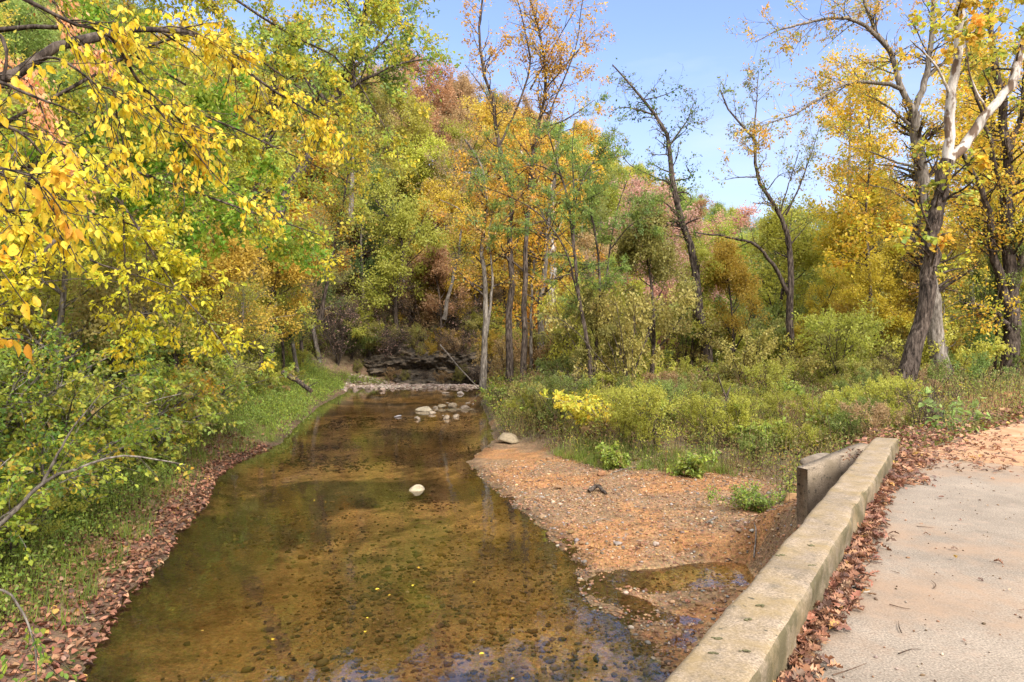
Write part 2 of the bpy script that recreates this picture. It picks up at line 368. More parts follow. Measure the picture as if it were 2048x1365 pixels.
m = bpy.data.materials.new('creek_water'); m.use_nodes = True; nt = m.node_tree; nt.nodes.clear(); M_WATER = m
out = nt.nodes.new('ShaderNodeOutputMaterial'); tp = nt.nodes.new('ShaderNodeBsdfTransparent'); tp.inputs[0].default_value = (1.0, 0.92, 0.74, 1)
gl = nt.nodes.new('ShaderNodeBsdfGlossy'); gl.inputs['Roughness'].default_value = 0.015; gl.inputs['Color'].default_value = (1, 1, 1, 1)
fr = N(nt, 'ShaderNodeFresnel', IOR=1.7); bn = N(nt, 'ShaderNodeBump', Strength=0.07, Distance=0.05)
n1 = noise(nt, wpos(nt, (1, 0.55, 1)), 5.0, 3, 0.5); nt.links.new(n1, bn.inputs['Height'])
nt.links.new(bn.outputs[0], gl.inputs['Normal']); nt.links.new(bn.outputs[0], fr.inputs['Normal'])
ms = nt.nodes.new('ShaderNodeMixShader'); nt.links.new(fr.outputs[0], ms.inputs[0]); nt.links.new(tp.outputs[0], ms.inputs[1]); nt.links.new(gl.outputs[0], ms.inputs[2])
nt.links.new(ms.outputs[0], out.inputs['Surface'])

def concrete(name, base, lichen=None, dark=(.06,.055,.045), darkamt=0.5, scale=1.0, spots=False):
    m, nt, b = mat(name); p = wpos(nt)
    n1 = noise(nt, p, 2.2 * scale, 6, 0.65); n2 = noise(nt, p, 11 * scale, 6, 0.7); n3 = noise(nt, p, 90, 3, 0.6)
    r1 = ramp(nt, [(0.3, 0.72), (0.7, 1.2)]); nt.links.new(n1, r1.inputs[0]); c = mixc(nt, 1.0, base, r1.outputs[0], 'MULTIPLY')
    r3 = ramp(nt, [(0.3, 0.5), (0.7, 1.4)]); nt.links.new(n3, r3.inputs[0]); c = mixc(nt, 1.0, c, r3.outputs[0], 'MULTIPLY')
    if lichen:
        q = noise(nt, wpos(nt), 4.5, 7, 0.7); rl = ramp(nt, [(0.40, 0), (0.66, 0.8)]); nt.links.new(q, rl.inputs[0]); c = mixc(nt, rl.outputs[0], c, lichen)
    r2 = ramp(nt, [(0.54, 0), (0.68, darkamt)]); nt.links.new(n2, r2.inputs[0]); c = mixc(nt, r2.outputs[0], c, dark)
    if spots:
        q = noise(nt, wpos(nt), 13.0, 3, 0.5); rs = ramp(nt, [(0.68, 0), (0.71, .9)]); nt.links.new(q, rs.inputs[0]); c = mixc(nt, rs.outputs[0], c, (.05,.045,.03))
    nt.links.new(c, b.inputs['Base Color']); b.inputs['Roughness'].default_value = 0.9; b.inputs['Specular IOR Level'].default_value = 0.25
    ad = N(nt, 'ShaderNodeMath', operation='ADD'); nt.links.new(n2, ad.inputs[0]); nt.links.new(n3, ad.inputs[1])
    bumpn(nt, b, ad.outputs[0], 0.35, 0.01); return m
M_CURB = concrete('curb_concrete', (.26,.20,.14), (.22,.155,.07), (.10,.085,.06), .55, spots=True)
M_WING = concrete('stained_concrete', (.25,.195,.14), (.15,.115,.075), (.02,.018,.015), 0.95, 1.4)
nt = M_CURB.node_tree; b = nt.nodes['Principled BSDF']; prev = b.inputs['Base Color'].links[0].from_socket      # moss and damp grime on the road-side face
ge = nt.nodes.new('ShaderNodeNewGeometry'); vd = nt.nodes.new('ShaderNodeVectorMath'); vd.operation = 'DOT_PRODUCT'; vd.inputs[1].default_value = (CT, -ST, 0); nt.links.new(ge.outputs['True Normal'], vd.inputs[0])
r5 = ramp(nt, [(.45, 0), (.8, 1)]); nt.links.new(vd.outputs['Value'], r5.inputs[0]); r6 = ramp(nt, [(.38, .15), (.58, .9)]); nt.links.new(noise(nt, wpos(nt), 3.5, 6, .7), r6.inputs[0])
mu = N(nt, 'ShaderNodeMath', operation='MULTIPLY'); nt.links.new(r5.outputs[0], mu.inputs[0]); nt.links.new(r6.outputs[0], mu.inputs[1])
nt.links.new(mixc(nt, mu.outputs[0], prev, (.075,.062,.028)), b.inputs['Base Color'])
# deck: dusty concrete with clay washed over it
m = concrete('deck_concrete', (.235,.19,.145), None, (.30,.22,.16), 0.5, 0.6); M_DECK = m
nt = m.node_tree; b = nt.nodes['Principled BSDF']; prev = b.inputs['Base Color'].links[0].from_socket
q = noise(nt, wpos(nt), 0.55, 6, 0.7); rq = ramp(nt, [(0.47, 0), (0.60, 0.75)]); nt.links.new(q, rq.inputs[0])
c = mixc(nt, rq.outputs[0], prev, (.27,.18,.115))
q2 = noise(nt, wpos(nt), 26, 5, 0.7); rq2 = ramp(nt, [(0.58, 0), (0.66, 0.75)]); nt.links.new(q2, rq2.inputs[0]); c = mixc(nt, rq2.outputs[0], c, (.16,.11,.08))
nt.links.new(c, b.inputs['Base Color'])

def simple(name, stops, sc=8, rough=0.9, bs=0.5, bd=0.03, tintm=True, stretch=(1, 1, 1)):
    m, nt, b = mat(name); n1 = noise(nt, wpos(nt, stretch), sc, 6, 0.65); r = ramp(nt, stops); nt.links.new(n1, r.inputs[0]); c = r.outputs[0]
    if tintm:
        at = N(nt, 'ShaderNodeAttribute', attribute_name='tint'); c = mixc(nt, 1.0, c, at.outputs['Color'], 'MULTIPLY')
        oi = nt.nodes.new('ShaderNodeObjectInfo'); c = mixc(nt, 1.0, c, oi.outputs['Color'], 'MULTIPLY')
    nt.links.new(c, b.inputs['Base Color']); b.inputs['Roughness'].default_value = rough; b.inputs['Specular IOR Level'].default_value = 0.2
    bumpn(nt, b, n1, bs, bd); return m
M_STONE = simple('stone', [(0.3, .55), (0.5, .9), (0.7, 1.15)], 9)
M_BLUFF = simple('bluff_rock', [(0.3, (.014,.012,.010)), (0.5, (.075,.06,.045)), (0.72, (.20,.15,.10))], 2.2, bs=1.0, bd=0.2, stretch=(0.6, 0.6, 3))
M_CLAY = simple('road_clay', [(0.3, (.27,.14,.07)), (0.5, (.37,.215,.115)), (0.75, (.42,.28,.18))], 3.0, bs=0.4, tintm=False)

# ---------------------------------------------------------------- ground, water, road
def spaced(a, b, lo, hi, st, g):
    mid = list(np.arange(a, b, st)); l = []; x = a; s = st
    while x > lo: s *= g; x -= s; l.append(x)
    r = []; x = mid[-1]; s = st
    while x < hi: s *= g; x += s; r.append(x)
    return np.array(l[::-1] + mid + r)
gx = spaced(-11, 14, -260, 330, 0.13, 1.045); gy = spaced(4, 26, -60, 420, 0.12, 1.03)
X, Y = np.meshgrid(gx, gy); Z = H(X, Y)
nx, ny = len(gx), len(gy)
ii = np.arange(nx * ny).reshape(ny, nx)
Fg = np.stack([ii[:-1, :-1], ii[:-1, 1:], ii[1:, 1:], ii[1:, :-1]], -1).reshape(-1, 4)
sd = sdf(X, Y, WPOLY); sb = sdf(X, Y, BAR); dr = sdf(X, Y, ROAD)
_, side = segdist(X, Y, CLINE, False); hill = (side > 0)
def lay(c, m, col): return c * (1 - m[..., None]) + np.array(col) * m[..., None]
c = np.zeros(X.shape + (3,)) + np.array((.17, .125, .075))                       # leaf mould
c = lay(c, sstep(-.05, .22, fbm(X, Y, .5, 4, 21)) * .6, (.08, .095, .03))         # mossy green
c = lay(c, (hill & (sd < 3.2) & (sd > 0)) * 0.75 * sstep(3.2, 1.2, sd), (.24, .14, .09))
c = lay(c, (hill & (sd < 2.6) & (sd > .1)) * sstep(.06, .12, fbm(X, Y, 1.1, 3, 33)) * .9, (.12, .13, .03))   # litter shelf
barm = sstep(0.5, -0.3, sb + fbm(X, Y, 1.2, 3, 4)) * (sd > 0)
c = lay(c, barm, (.25, .155, .085))
c = lay(c, barm * sstep(-.06, .08, fbm(X, Y, .8, 3, 31)) , (.34, .17, .07))        # orange clay
emb_m = (~hill) * sstep(3.5, .4, dr) * (dr > 0) * (sb > 0)
c = lay(c, emb_m * 0.75, (.30, .15, .08))
claym = np.exp(-(((X - 14.5) / 3.0) ** 2 + ((Y - 19.0) / 1.9) ** 2)); c = lay(c, claym, (.42, .19, .09))
wet = sstep(.55, .05, sd) * (sd > -0.02) * (Z < -1.9); c = c * (1 - .45 * wet[..., None])
bed = sstep(0.02, -0.15, Z + 2.0) * ((sd < 0) | (Z < -2.0))
bc = np.zeros_like(c) + np.array((.74, .49, .22)); bc = lay(bc, sstep(-.02, .16, fbm(X, Y, .42, 4, 41)) * .85, (.10, .075, .038))
bc = lay(bc, np.clip(np.exp(-(((X + 1.2) / 2.3) ** 2 + ((Y - 10.8) / 2.6) ** 2)) * 1.2 + fbm(X, Y, .8, 4, 44) * 1.6 - .1, 0, 1) * .6, (.14, .105, .055))
bc = lay(bc, sstep(.02, .16, fbm(X, Y, 3.1, 4, 47)) * .65, (.11, .08, .04))
bc = lay(bc, sstep(.05, .2, fbm(X, Y, .23, 3, 43)) * .6, (.32, .20, .075))
c = c * (1 - bed[..., None]) + bc * bed[..., None]
ground = link('ground', np.stack([X, Y, Z], -1).reshape(-1, 3), [Fg], M_SOIL, tint=c.reshape(-1, 3), smooth=True); ground['kind'] = 'structure'
wx = np.linspace(-22, 210, 24); wy = np.linspace(-14, 226, 24); WX, WY = np.meshgrid(wx, wy); wi = np.arange(576).reshape(24, 24)
water = link('creek_water', np.stack([WX, WY, WX * 0 - 2.0], -1).reshape(-1, 3), [np.stack([wi[:-1, :-1], wi[:-1, 1:], wi[1:, 1:], wi[1:, :-1]], -1).reshape(-1, 4)], M_WATER); water['kind'] = 'structure'
# dirt road beyond the bridge
K = 120; L_ = curve(ROADL, K); R_ = curve([(8.95, 6.5)] + ROADR[1:], K); M_ = 30
t = np.linspace(0.015, 1, M_)[None, :, None]
RP = L_[:, None] * (1 - t) + R_[:, None] * t
RP = RP + (fbm(RP[..., 0], RP[..., 1], 1.2, 3, 61) * 0.5)[..., None] * np.array([-0.6, 0.7]) * (np.abs(t - 0.5) * 2) ** 6
RZ = np.maximum(H(RP[..., 0], RP[..., 1]) + 0.012, -0.03 + fbm(RP[..., 0], RP[..., 1], 2.5, 3, 62) * 0.02)
ri = np.arange(K * M_).reshape(K, M_)
road = link('dirt_road', np.concatenate([RP, RZ[..., None]], -1).reshape(-1, 3), [np.stack([ri[:-1, :-1], ri[:-1, 1:], ri[1:, 1:], ri[1:, :-1]], -1).reshape(-1, 4)], M_CLAY, smooth=True); road['kind'] = 'structure'

# ---------------------------------------------------------------- bridge
bridge = empty('concrete_bridge', (*br(0, 1.8), -2.2))
tag(bridge, 'weathered concrete slab bridge with a low mossy curb over the creek', 'bridge')
B0 = np.array(bridge.location)
def extr(name, prof, s0, s1, ns, m, amp=0.006, jag=None, smooth=True):
    """profile (u,z) points swept along the bridge"""
    ss = np.linspace(s0, s1, ns); prof = np.array(prof); k = len(prof)
    U = np.repeat(prof[None, :, 0], ns, 0); Zp = np.repeat(prof[None, :, 1], ns, 0); Sx = np.repeat(ss[:, None], k, 1)
    U = U + fbm(Sx * 3 + Zp * 7, U * 9, 1.0, 4, 71) * amp * 2.5; Zp = Zp + fbm(Sx * 4, U * 8, 1.0, 4, 72) * amp * 2
    if jag is not None: U, Zp = jag(Sx, U, Zp)
    x, y = br(Sx, U); V = np.stack([x, y, Zp], -1).reshape(-1, 3) - B0
    i = np.arange(ns * k).reshape(ns, k); f = np.stack([i[:-1], np.roll(i, -1, 1)[:-1], np.roll(i, -1, 1)[1:], i[1:]], -1).reshape(-1, 4)
    caps = [i[0][None], i[-1][::-1][None]]
    return link(name, V, [f] + caps, m, parent=bridge, smooth=False)
def rect(u0, u1, z0, z1, nu=8, nz=4, ch=0.0):
    p = [(u, z0) for u in np.linspace(u1 , u0, nu, endpoint=False)] + [(u0, z) for z in np.linspace(z0, z1 - ch, nz, endpoint=False)]
    p += [(u0, z1 - ch), (u0 + ch * .3, z1 - ch * .3), (u0 + ch, z1)] if ch else []
    p += [(u, z1) for u in np.linspace(u0 + ch, u1 - ch, nu, endpoint=False)][(1 if ch else 0):]
    p += [(u1 - ch, z1), (u1 - ch * .3, z1 - ch * .3), (u1, z1 - ch)] if ch else []
    p += [(u1, z) for z in np.linspace(z1 - ch, z0, nz, endpoint=False)][(1 if ch else 0):]
    return p
extr('deck', rect(-0.96, 4.7, -0.38, 0.0, 26, 3), -9, 10.45, 150, M_DECK, 0.004)
def cj(Sx, U, Zp):
    g = np.zeros_like(Sx)
    for sj in (4.05, 7.35): g = g + np.exp(-((Sx - sj) / 0.02) ** 2)
    top = Zp > 0.12
    ero = np.clip(fbm(Sx * 2.2, Zp * 3, 1.0, 3, 77), 0, 1) * 0.10 * (U > -0.72)
    return U - g * 0.012 * (U > -0.8) - ero, Zp - g * 0.015 * top
extr('curb', rect(-0.985, -0.685, 0.003, 0.25, 8, 6, 0.035), -9, 10.28, 900, M_CURB, 0.009, cj)
extr('far_curb', rect(4.4, 4.72, 0.003, 0.25, 6, 4, 0.035), -9, 10.28, 120, M_CURB, 0.006)
def wallmesh(name, a, b_, za, zb, zbot, th, m, n=24, k=10):
    a = np.array(a); b_ = np.array(b_); d = (b_ - a) / np.linalg.norm(b_ - a); nn = np.array([-d[1], d[0]])
    V = []; fs = []
    t = np.linspace(0, 1, n); P = a[None] * (1 - t)[:, None] + b_[None] * t[:, None]; zt = za * (1 - t) + zb * t
    ring = []
    for q in range(k): ring.append((0, q / (k - 1)))
    for q in range(k): ring.append((1, 1 - q / (k - 1)))
    V = np.array([[*(P[i] + nn * th * rr_[0]), zbot + (zt[i] - zbot) * rr_[1]] for i in range(n) for rr_ in ring])
    V[:, 1] += fbm(V[:, 0] * 3, V[:, 2] * 3, 1, 4, 81) * 0.02; V[:, 2] += fbm(V[:, 0] * 5, V[:, 1] * 5, 1, 3, 82) * 0.03 * (V[:, 2] > -1)
    i = np.arange(n * 2 * k).reshape(n, 2 * k); f = np.stack([i[:-1], np.roll(i, -1, 1)[:-1], np.roll(i, -1, 1)[1:], i[1:]], -1).reshape(-1, 4)
    return link(name, V - B0, [f, i[0][None], i[-1][::-1][None]], m, parent=bridge)
wallmesh('wing_wall', (3.92, 9.05), (4.98, 9.42), -0.17, 0.10, -2.3, 0.2, M_WING)
xa, ya = br(10.33, -0.93); xb, yb = br(10.33, 4.68)
wallmesh('abutment', (xa, ya), (xb, yb), -0.39, -0.39, -2.4, 0.35, M_WING)
# drain hole in the deck: raised rim, dark disc painted for its shaded inside
Bd = Batch(); a = np.linspace(0, 2 * np.pi, 25)[:-1]
dx, dy = 2.19, 4.30
prof = [(0.060, 0.004), (0.052, 0.012), (0.046, 0.010), (0.042, 0.004)]
V = np.array([[dx + r * math.cos(q), dy + r * math.sin(q), z] for r, z in prof for q in a] ); i = np.arange(96).reshape(4, 24)
f = np.stack([i[:-1], np.roll(i, -1, 1)[:-1], np.roll(i, -1, 1)[1:], i[1:]], -1).reshape(-1, 4)
Bd.add(V, f, (.3, .25, .2), 0)
V = np.array([[dx + .043 * math.cos(q), dy + .043 * math.sin(q), 0.0065] for q in a] + [[dx, dy, 0.0065]])
Bd.add(V, np.array([(24, k, (k + 1) % 24) for k in range(24)]), (.012, .010, .006), 0)
Bd.build('drain_hole', [M_STONE], B0, bridge)

# ---------------------------------------------------------------- stones
def ico(sub=2):
    import bmesh
    bm = bmesh.new(); bmesh.ops.create_icosphere(bm, subdivisions=sub, radius=1.0)
    V = np.array([v.co[:] for v in bm.verts]); Fc = np.array([[v.index for v in f.verts] for f in bm.faces]); bm.free(); return V, Fc
IV1, IF1 = ico(1); IV2, IF2 = ico(3)
def rockmesh(seed, flat=0.5, ang=0.35):
    r = np.random.default_rng(seed); V = IV2.copy()
    for k in range(9):                                  # cut facets
        n = nrm(r.normal(size=3)); n[2] = n[2] * .8; n = nrm(n); d = r.uniform(.55, .85); q = V @ n - d; V = V - np.clip(q, 0, None)[:, None] * n * 0.9
    V = V * (1 + ang * 0.3 * (fbm(V[:, 0] * 2 + seed, V[:, 1] * 2 + V[:, 2] * 1.3, 1.6, 4, seed))[:, None])
    return V * np.array([1, .72, flat])
rock_me = []
for k in range(6):
    o = link('rock', rockmesh(100 + k, [.45, .6, .3, .5, .25, .7][k]), [IF2], M_STONE, tint=np.ones((len(IV2), 3)), smooth=False)
    rock_me.append(o.data); bpy.data.objects.remove(o)
def rock(x, y, size, kind, col, label=None, name='rock', group=None, rz=None, sink=0.25, zz=None):
    o = bpy.data.objects.new(name, rock_me[kind]); COL.objects.link(o)
    z = float(H(np.array([x]), np.array([y]))[0]) if zz is None else zz
    o.location = (float(x), float(y), z + size * 0.5 * [.45, .6, .3, .5, .25, .7][kind] * (1 - sink)); o.scale = (size / 2,) * 3
    o.rotation_euler = (rng.uniform(-.15, .15), rng.uniform(-.15, .15), rng.uniform(0, 6.28) if rz is None else rz); o.color = (col[0] * .62, col[1] * .60, col[2] * .57, 1)
    tag(o, label, 'rock', group); return o
def at_px(px, py, z): 
    q = pz(px, py, z); return float(q[0]), float(q[1])
PALE = (.38, .31, .24)
rock(*at_px(832, 980, -2.0), 0.50, 5, (.56,.48,.34), 'pale pointed rock standing alone in the middle of the shallow creek', zz=-2.17, rz=0.9)
rock(*at_px(1016, 882, -1.9), 1.15, 2, (.46,.37,.25), 'broad flat tan slab at the tip of the gravel bar')
rock(*at_px(796, 834, -2.0), 0.52, 4, (.48,.46,.50), 'small flat lilac grey stone alone in the creek upstream', zz=-2.03)
rock(*at_px(850, 822, -2.0), .95, 2, (.50,.43,.32), 'long flat wedge stone in the creek left of the stone cluster', zz=-2.05, rz=0.1)
rock(*at_px(912, 834, -2.0), 0.42, 0, PALE, 'low pale stone in front of the stone cluster by the right bank', zz=-2.03)
rock(*at_px(884, 816, -2.0), 0.5, 3, (.36,.29,.20), 'rounded brown stone at the left of the stone cluster', zz=-2.03)
rock(*at_px(906, 815, -2.0), 0.6, 1, (.40,.32,.23), 'largest tan stone of the cluster by the right bank', zz=-2.05)
rock(*at_px(930, 818, -2.0), 0.6, 0, (.36,.29,.23), 'dark brown stone at the right end of the stone cluster', zz=-2.03)
rock(*at_px(893, 838, -2.0), 0.35, 5, PALE, 'tiny pale stone just below the stone cluster', zz=-2.04)
rock(*at_px(892, 787, -1.98), 0.6, 4, (.48,.40,.33), 'flat whitish stone off the front of the far stone bar', zz=-2.02)
rock(*at_px(920, 788, -1.98), 0.6, 0, (.56,.49,.44), 'whitish stone off the right end of the far stone bar', zz=-2.04)
rock(*at_px(1203, 953, -1.8), 0.28, 0, (.50,.26,.14), 'orange rock on the gravel bar near the weeds', sink=0.0)
rock(*at_px(1118, 977, -1.85), 0.20, 3, (.46,.28,.16), 'small tan block on the gravel bar near the water', sink=0.0)
rock(*at_px(1142, 1066, -1.95), 0.16, 0, (.40,.26,.12), 'ochre stone at the water edge of the gravel bar', sink=-.1)
rock(*at_px(1163, 1087, -1.96), 0.12, 0, (.34,.20,.10), 'little ochre stone just below the ochre one at the water edge', sink=-.1)
rock(*at_px(1312, 1102, -1.95), 0.16, 0, (.48,.38,.32), 'pale stone above the small pool on the gravel', sink=-.1)
rock(*at_px(1235, 1098, -1.96), 0.17, 2, (.42,.36,.33), 'flat grey stone where the gravel meets the shallow water', sink=-.1)
rock(*at_px(1478, 1088, -1.9), 0.14, 1, (.40,.30,.22), 'grey brown stone on the clay beside the curb', sink=-.1)
rock(*at_px(1418, 1190, -1.99), 0.20, 4, (.33,.29,.16), 'flat mossy stone standing in the small pool', zz=-2.02)
rock(*at_px(1588, 1002, -1.35), 0.42, 5, (.52,.31,.15), 'orange angular boulder beside the wing wall', name='boulder')
rock(*at_px(1150, 1212, -2.0), 0.09, 1, (.5,.48,.45), 'small whitish stone at the lower shore of the gravel tongue', sink=-.3)
# broken concrete behind the wing wall
o = rock(*at_px(1642, 925, -0.35), 0.8, 3, (.30,.25,.20), 'broken concrete chunk behind the wing wall', name='concrete_chunk', rz=0.5, zz=-0.55); o['category'] = 'concrete chunk'
# far stone bar
for k in range(110):
    x = rng.uniform(-11.3, -1.3); y = 46.8 + rng.normal() * 1.1 + 0.02 * (x + 6) ** 2
    c_ = np.array((.47,.36,.30)) * rng.uniform(.6, 1.1); s_ = rng.uniform(.15, .5)
    rock(x, y, s_, int(rng.integers(0, 5)), tuple(c_), 'pinkish grey flat stone of the bar across the creek bend', group='stones of the bar across the bend', zz=max(-2.03, float(H(np.array([x]), np.array([y]))[0])-.03))
for k in range(10):
    x, y = at_px(rng.uniform(830, 960), rng.uniform(806, 845), -2.0)
    rock(x, y, rng.uniform(.15, .4), int(rng.integers(0, 5)), tuple(np.array((.46,.38,.30)) * rng.uniform(.6, 1.1)), 'small brown stone scattered round the cluster by the right bank', group='small stones round the cluster', zz=-2.03)

def pebbles(name, x, y, z, size, col, flat=0.5, label=None, cat='gravel'):
    n = len(x); a = rng.uniform(0, 6.28, n); sx = size * rng.uniform(.7, 1.3, n); sy = size * rng.uniform(.5, 1.0, n); sz = size * flat * rng.uniform(.6, 1.3, n)
    jit = 1 + rng.uniform(-.22, .22, (n, len(IV1), 1)); V = IV1[None] * jit
    vx = V[..., 0] * sx[:, None]; vy = V[..., 1] * sy[:, None]
    W = np.stack([x[:, None] + vx * np.cos(a)[:, None] - vy * np.sin(a)[:, None], y[:, None] + vx * np.sin(a)[:, None] + vy * np.cos(a)[:, None], z[:, None] + V[..., 2] * sz[:, None]], -1)
    Fx = (np.arange(n) * len(IV1))[:, None, None] + IF1[None]
    o = link(name, W.reshape(-1, 3), [Fx.reshape(-1, 3)], M_STONE, tint=np.repeat(col, len(IV1), 0)); tag(o, label, cat, kind='stuff'); return o
def scatter(n, x0, x1, y0, y1, cond):
    x = rng.uniform(x0, x1, n); y = rng.uniform(y0, y1, n); k = cond(x, y); return x[k], y[k]
# gravel of the bar (denser near)
x, y = scatter(60000, -2.5, 8, 6.5, 19, lambda x, y: ((sdf(x, y, BAR) < 0.5) | ((x > 1) & (y < 9.2) & (x < 4.6))) & (sdf(x, y, WPOLY) > -0.35) & (rng.uniform(size=x.size) < 0.30 + 1.3 * np.clip(fbm(x, y, .9, 3, 51) + .12, 0, 1)))
cc = pal(len(x), [((.32,.18,.09), 4), ((.40,.25,.14), 2), ((.25,.14,.07), 4), ((.17,.12,.09), 2), ((.45,.36,.27), 1.0), ((.26,.23,.20), 1.0)], .25)
wetp = sstep(.5, .0, sdf(x, y, WPOLY))[:, None]; cc = cc * (1 - .4 * wetp)
pebbles('bar_gravel', x, y, H(x, y) + 0.004, rng.gamma(2.5, .0065, len(x)) + .005, cc, .5, 'orange brown gravel and flakes covering the bar on the right of the creek')
x = rng.uniform(-12, -1, 5200); y = rng.uniform(44.5, 50.5, 5200); zz_ = H(x, y); k = (zz_ > -2.06); x, y, zz_ = x[k], y[k], zz_[k]
pebbles('riffle_gravel', x, y, zz_ + .01, rng.gamma(3, .022, len(x)) + .03, pal(len(x), [((.34,.26,.21), 4), ((.42,.34,.28), 2), ((.22,.16,.12), 2)], .25), .4, 'pale gravel of the low riffle across the creek bend')
# submerged stones
x, y = scatter(52000, -8, 4, 5.2, 32, lambda x, y: (sdf(x, y, WPOLY) < -0.2) & (rng.uniform(size=x.size) < np.clip(.035 + 4.0 * np.clip(fbm(x, y, .45, 4, 52) - .03, 0, 1) + .5 * np.exp(-(((x + 1.0) / 2.2) ** 2 + ((y - 10.5) / 2.6) ** 2)) * sstep(-5.5, -2.5, x + (y - 8) * .15), 0, 1)))
cc = pal(len(x), [((.17,.125,.065), 4), ((.25,.17,.085), 3), ((.10,.078,.05), 2.5), ((.38,.24,.12), 2.5), ((.48,.38,.26), .4)], .3)
pebbles('creek_bed_stones', x, y, H(x, y) + 0.01, rng.gamma(1.8, .0115, len(x)) + .008, cc, .42, 'dark mossy stones lying on the creek bed under clear water', 'stones')
# grit on the deck
x, y = scatter(1500, 1.2, 8, 1.6, 9.2, lambda x, y: ((x * CT - y * ST) > -.66) & ((x * ST + y * CT) < 10.4) & (rng.uniform(size=x.size) < .25 + 1.5 * np.exp(-((x * CT - y * ST) + .66) * 1.5)))
pebbles('deck_grit', x, y, np.full(len(x), .004), rng.gamma(2, .0022, len(x)) + .003, pal(len(x), [((.14,.09,.06), 4), ((.35,.28,.22), 1), ((.25,.14,.08), 2)], .3), .7, 'small grit and pebbles scattered over the bridge deck', 'grit')

# ---------------------------------------------------------------- leaf litter
DRY = [((.27,.125,.075), 4), ((.36,.19,.11), 3), ((.18,.085,.055), 3.5), ((.42,.27,.17), .8), ((.13,.075,.055), 2), ((.45,.27,.08), .25)]
def litter(name, x, y, z, size, label, shape='oak', curl=.5, up=.35, palette=DRY):
    B = Batch(); n = len(x); a = rng.uniform(0, 6.28, n)
    D = np.stack([np.cos(a), np.sin(a), rng.normal(size=n) * up], -1); Nn = np.stack([rng.normal(size=n) * up, rng.normal(size=n) * up, np.ones(n)], -1)
    L = size * rng.uniform(.6, 1.3, n)
    leaves(B, np.stack([x, y, z], -1), D, Nn, L, L * rng.uniform(.6, .95, n), pal(n, palette, .25), shape, 0, curl)
    o = B.build(name, [M_DRY]); tag(o, label, 'leaf litter', kind='stuff'); return o
n = 2400; s = rng.uniform(1.6, 10.7, n); wd = .04 + .24 * np.clip(fbm(s, s * 0, 1.3, 2, 91) + .22, 0, 1) + .10 * (s > 8.5)
u = -.685 + np.abs(rng.normal(size=n)) * wd * .8 ; x, y = br(s, u)
z = .012 + rng.uniform(0, 1, n) * .07 * np.exp(-(u + .685) / .16)
litter('curb_leaf_litter', x, y, z, .078, 'brown dead oak leaves drifted against the foot of the curb')
n = 1700; s = rng.uniform(9.6, 13.5, n); u = rng.uniform(-1.3, .9, n); x, y = br(s, u); k = (np.abs(rng.normal(size=n)) * 1.1 > np.abs(u + .6)) ; x, y = x[k], y[k]
litter('verge_leaf_litter', x, y, np.maximum(H(x, y), 0) + .02, .07, 'brown dead leaves heaped round the far end of the curb')
x, y = scatter(14000, 5, 26, 9, 24, lambda x, y: (np.abs(sdf(x, y, ROAD) - .3 + .8 * fbm(x, y, .7, 3, 7)) < .75) & (y > 9.5))
litter('roadside_leaf_litter', x, y, np.maximum(H(x, y), -.03 + 0 * x) + .02, .085, 'dead leaves strewn along the edge of the dirt road', 'tri2')
x, y = scatter(26000, -9.5, -2.5, 5.5, 22, lambda x, y: (sdf(x, y, WPOLY) > -.06) & (sdf(x, y, WPOLY) < 1.7 + 2.4 * fbm(x, y, .6, 3, 8)))
litter('bank_leaf_litter', x, y, np.maximum(H(x, y), -2.0) + .02, .085, 'rusty dead leaves covering the left shore of the creek', 'leaf')
x, y = scatter(52000, -45, 40, 10, 62, lambda x, y: (np.abs(x) < .85 * y) & (sdf(x, y, WPOLY) > .3) & (sdf(x, y, BAR) > .2) & (sdf(x, y, ROAD) > .2))
litter('forest_leaf_litter', x, y, H(x, y) + .03, .15, 'brown leaf litter covering the forest floor and slope', 'dia', 0, .25)
x, y = scatter(4200, -3, 7, 7, 18, lambda x, y: (sdf(x, y, BAR) < .3) & (sdf(x, y, WPOLY) > 0))
litter('bar_leaf_litter', x, y, H(x, y) + .02, .07, 'scattered dead leaves lying on the gravel bar', 'oak', .4, .25)
x, y = scatter(26, -5, 2, 6.5, 16, lambda x, y: (sdf(x, y, WPOLY) < -.3))
litter('floating_leaves', x, y, x * 0 - 1.992, .05, 'yellow fallen leaves floating on the creek', 'leaf', 0, .02, [((.65,.45,.05), 3), ((.45,.28,.06), 1)])

s = rng.uniform(2, 10, 46); u = -.3 + rng.gamma(1.2, .8, 46); x, y = br(s, u); litter('deck_leaves', x, y, .010 + 0 * x, .05, 'single dead leaves and scraps blown over the bridge deck')
# ---------------------------------------------------------------- weeds and grass
YG = (.30,.36,.055); GR = (.13,.20,.04); LG = (.22,.31,.07); OL = (.22,.24,.06); YE = (.62,.48,.05); OR = (.60,.30,.05); TN = (.36,.24,.12); BR = (.25,.15,.08); DG = (.05,.10,.03); GO = (.58,.38,.05)
def weeds(name, x, y, hgt, palette, label, per=16, ls=.06, asp=.4, cat='weeds', shape='dia', lean=.25, stemcol=(.20,.17,.07), spread=.10, z=None, width=.003):
    n = len(x); h = hgt * rng.uniform(.45, 1.25, n) ; z = H(x, y) if z is None else z
    K = 4; P = np.empty((n, K, 3)); P[:, 0] = np.stack([x, y, z - .02], -1); dl = rng.normal(size=(n, 2)) * lean
    for k in range(1, K):
        f = k / (K - 1); P[:, k, :2] = P[:, 0, :2] + dl * (h * f ** 1.5)[:, None]; P[:, k, 2] = z + h * f
    B = Batch(); tubes(B, P, np.full((n, K), width), 3, stemcol)
    leafon(B, P, n * per, ls, asp, palette, shape, .12, .15, spread, .6)
    o = B.build(name, [M_BARK, M_LEAF]); tag(o, label, cat, kind='stuff'); return o
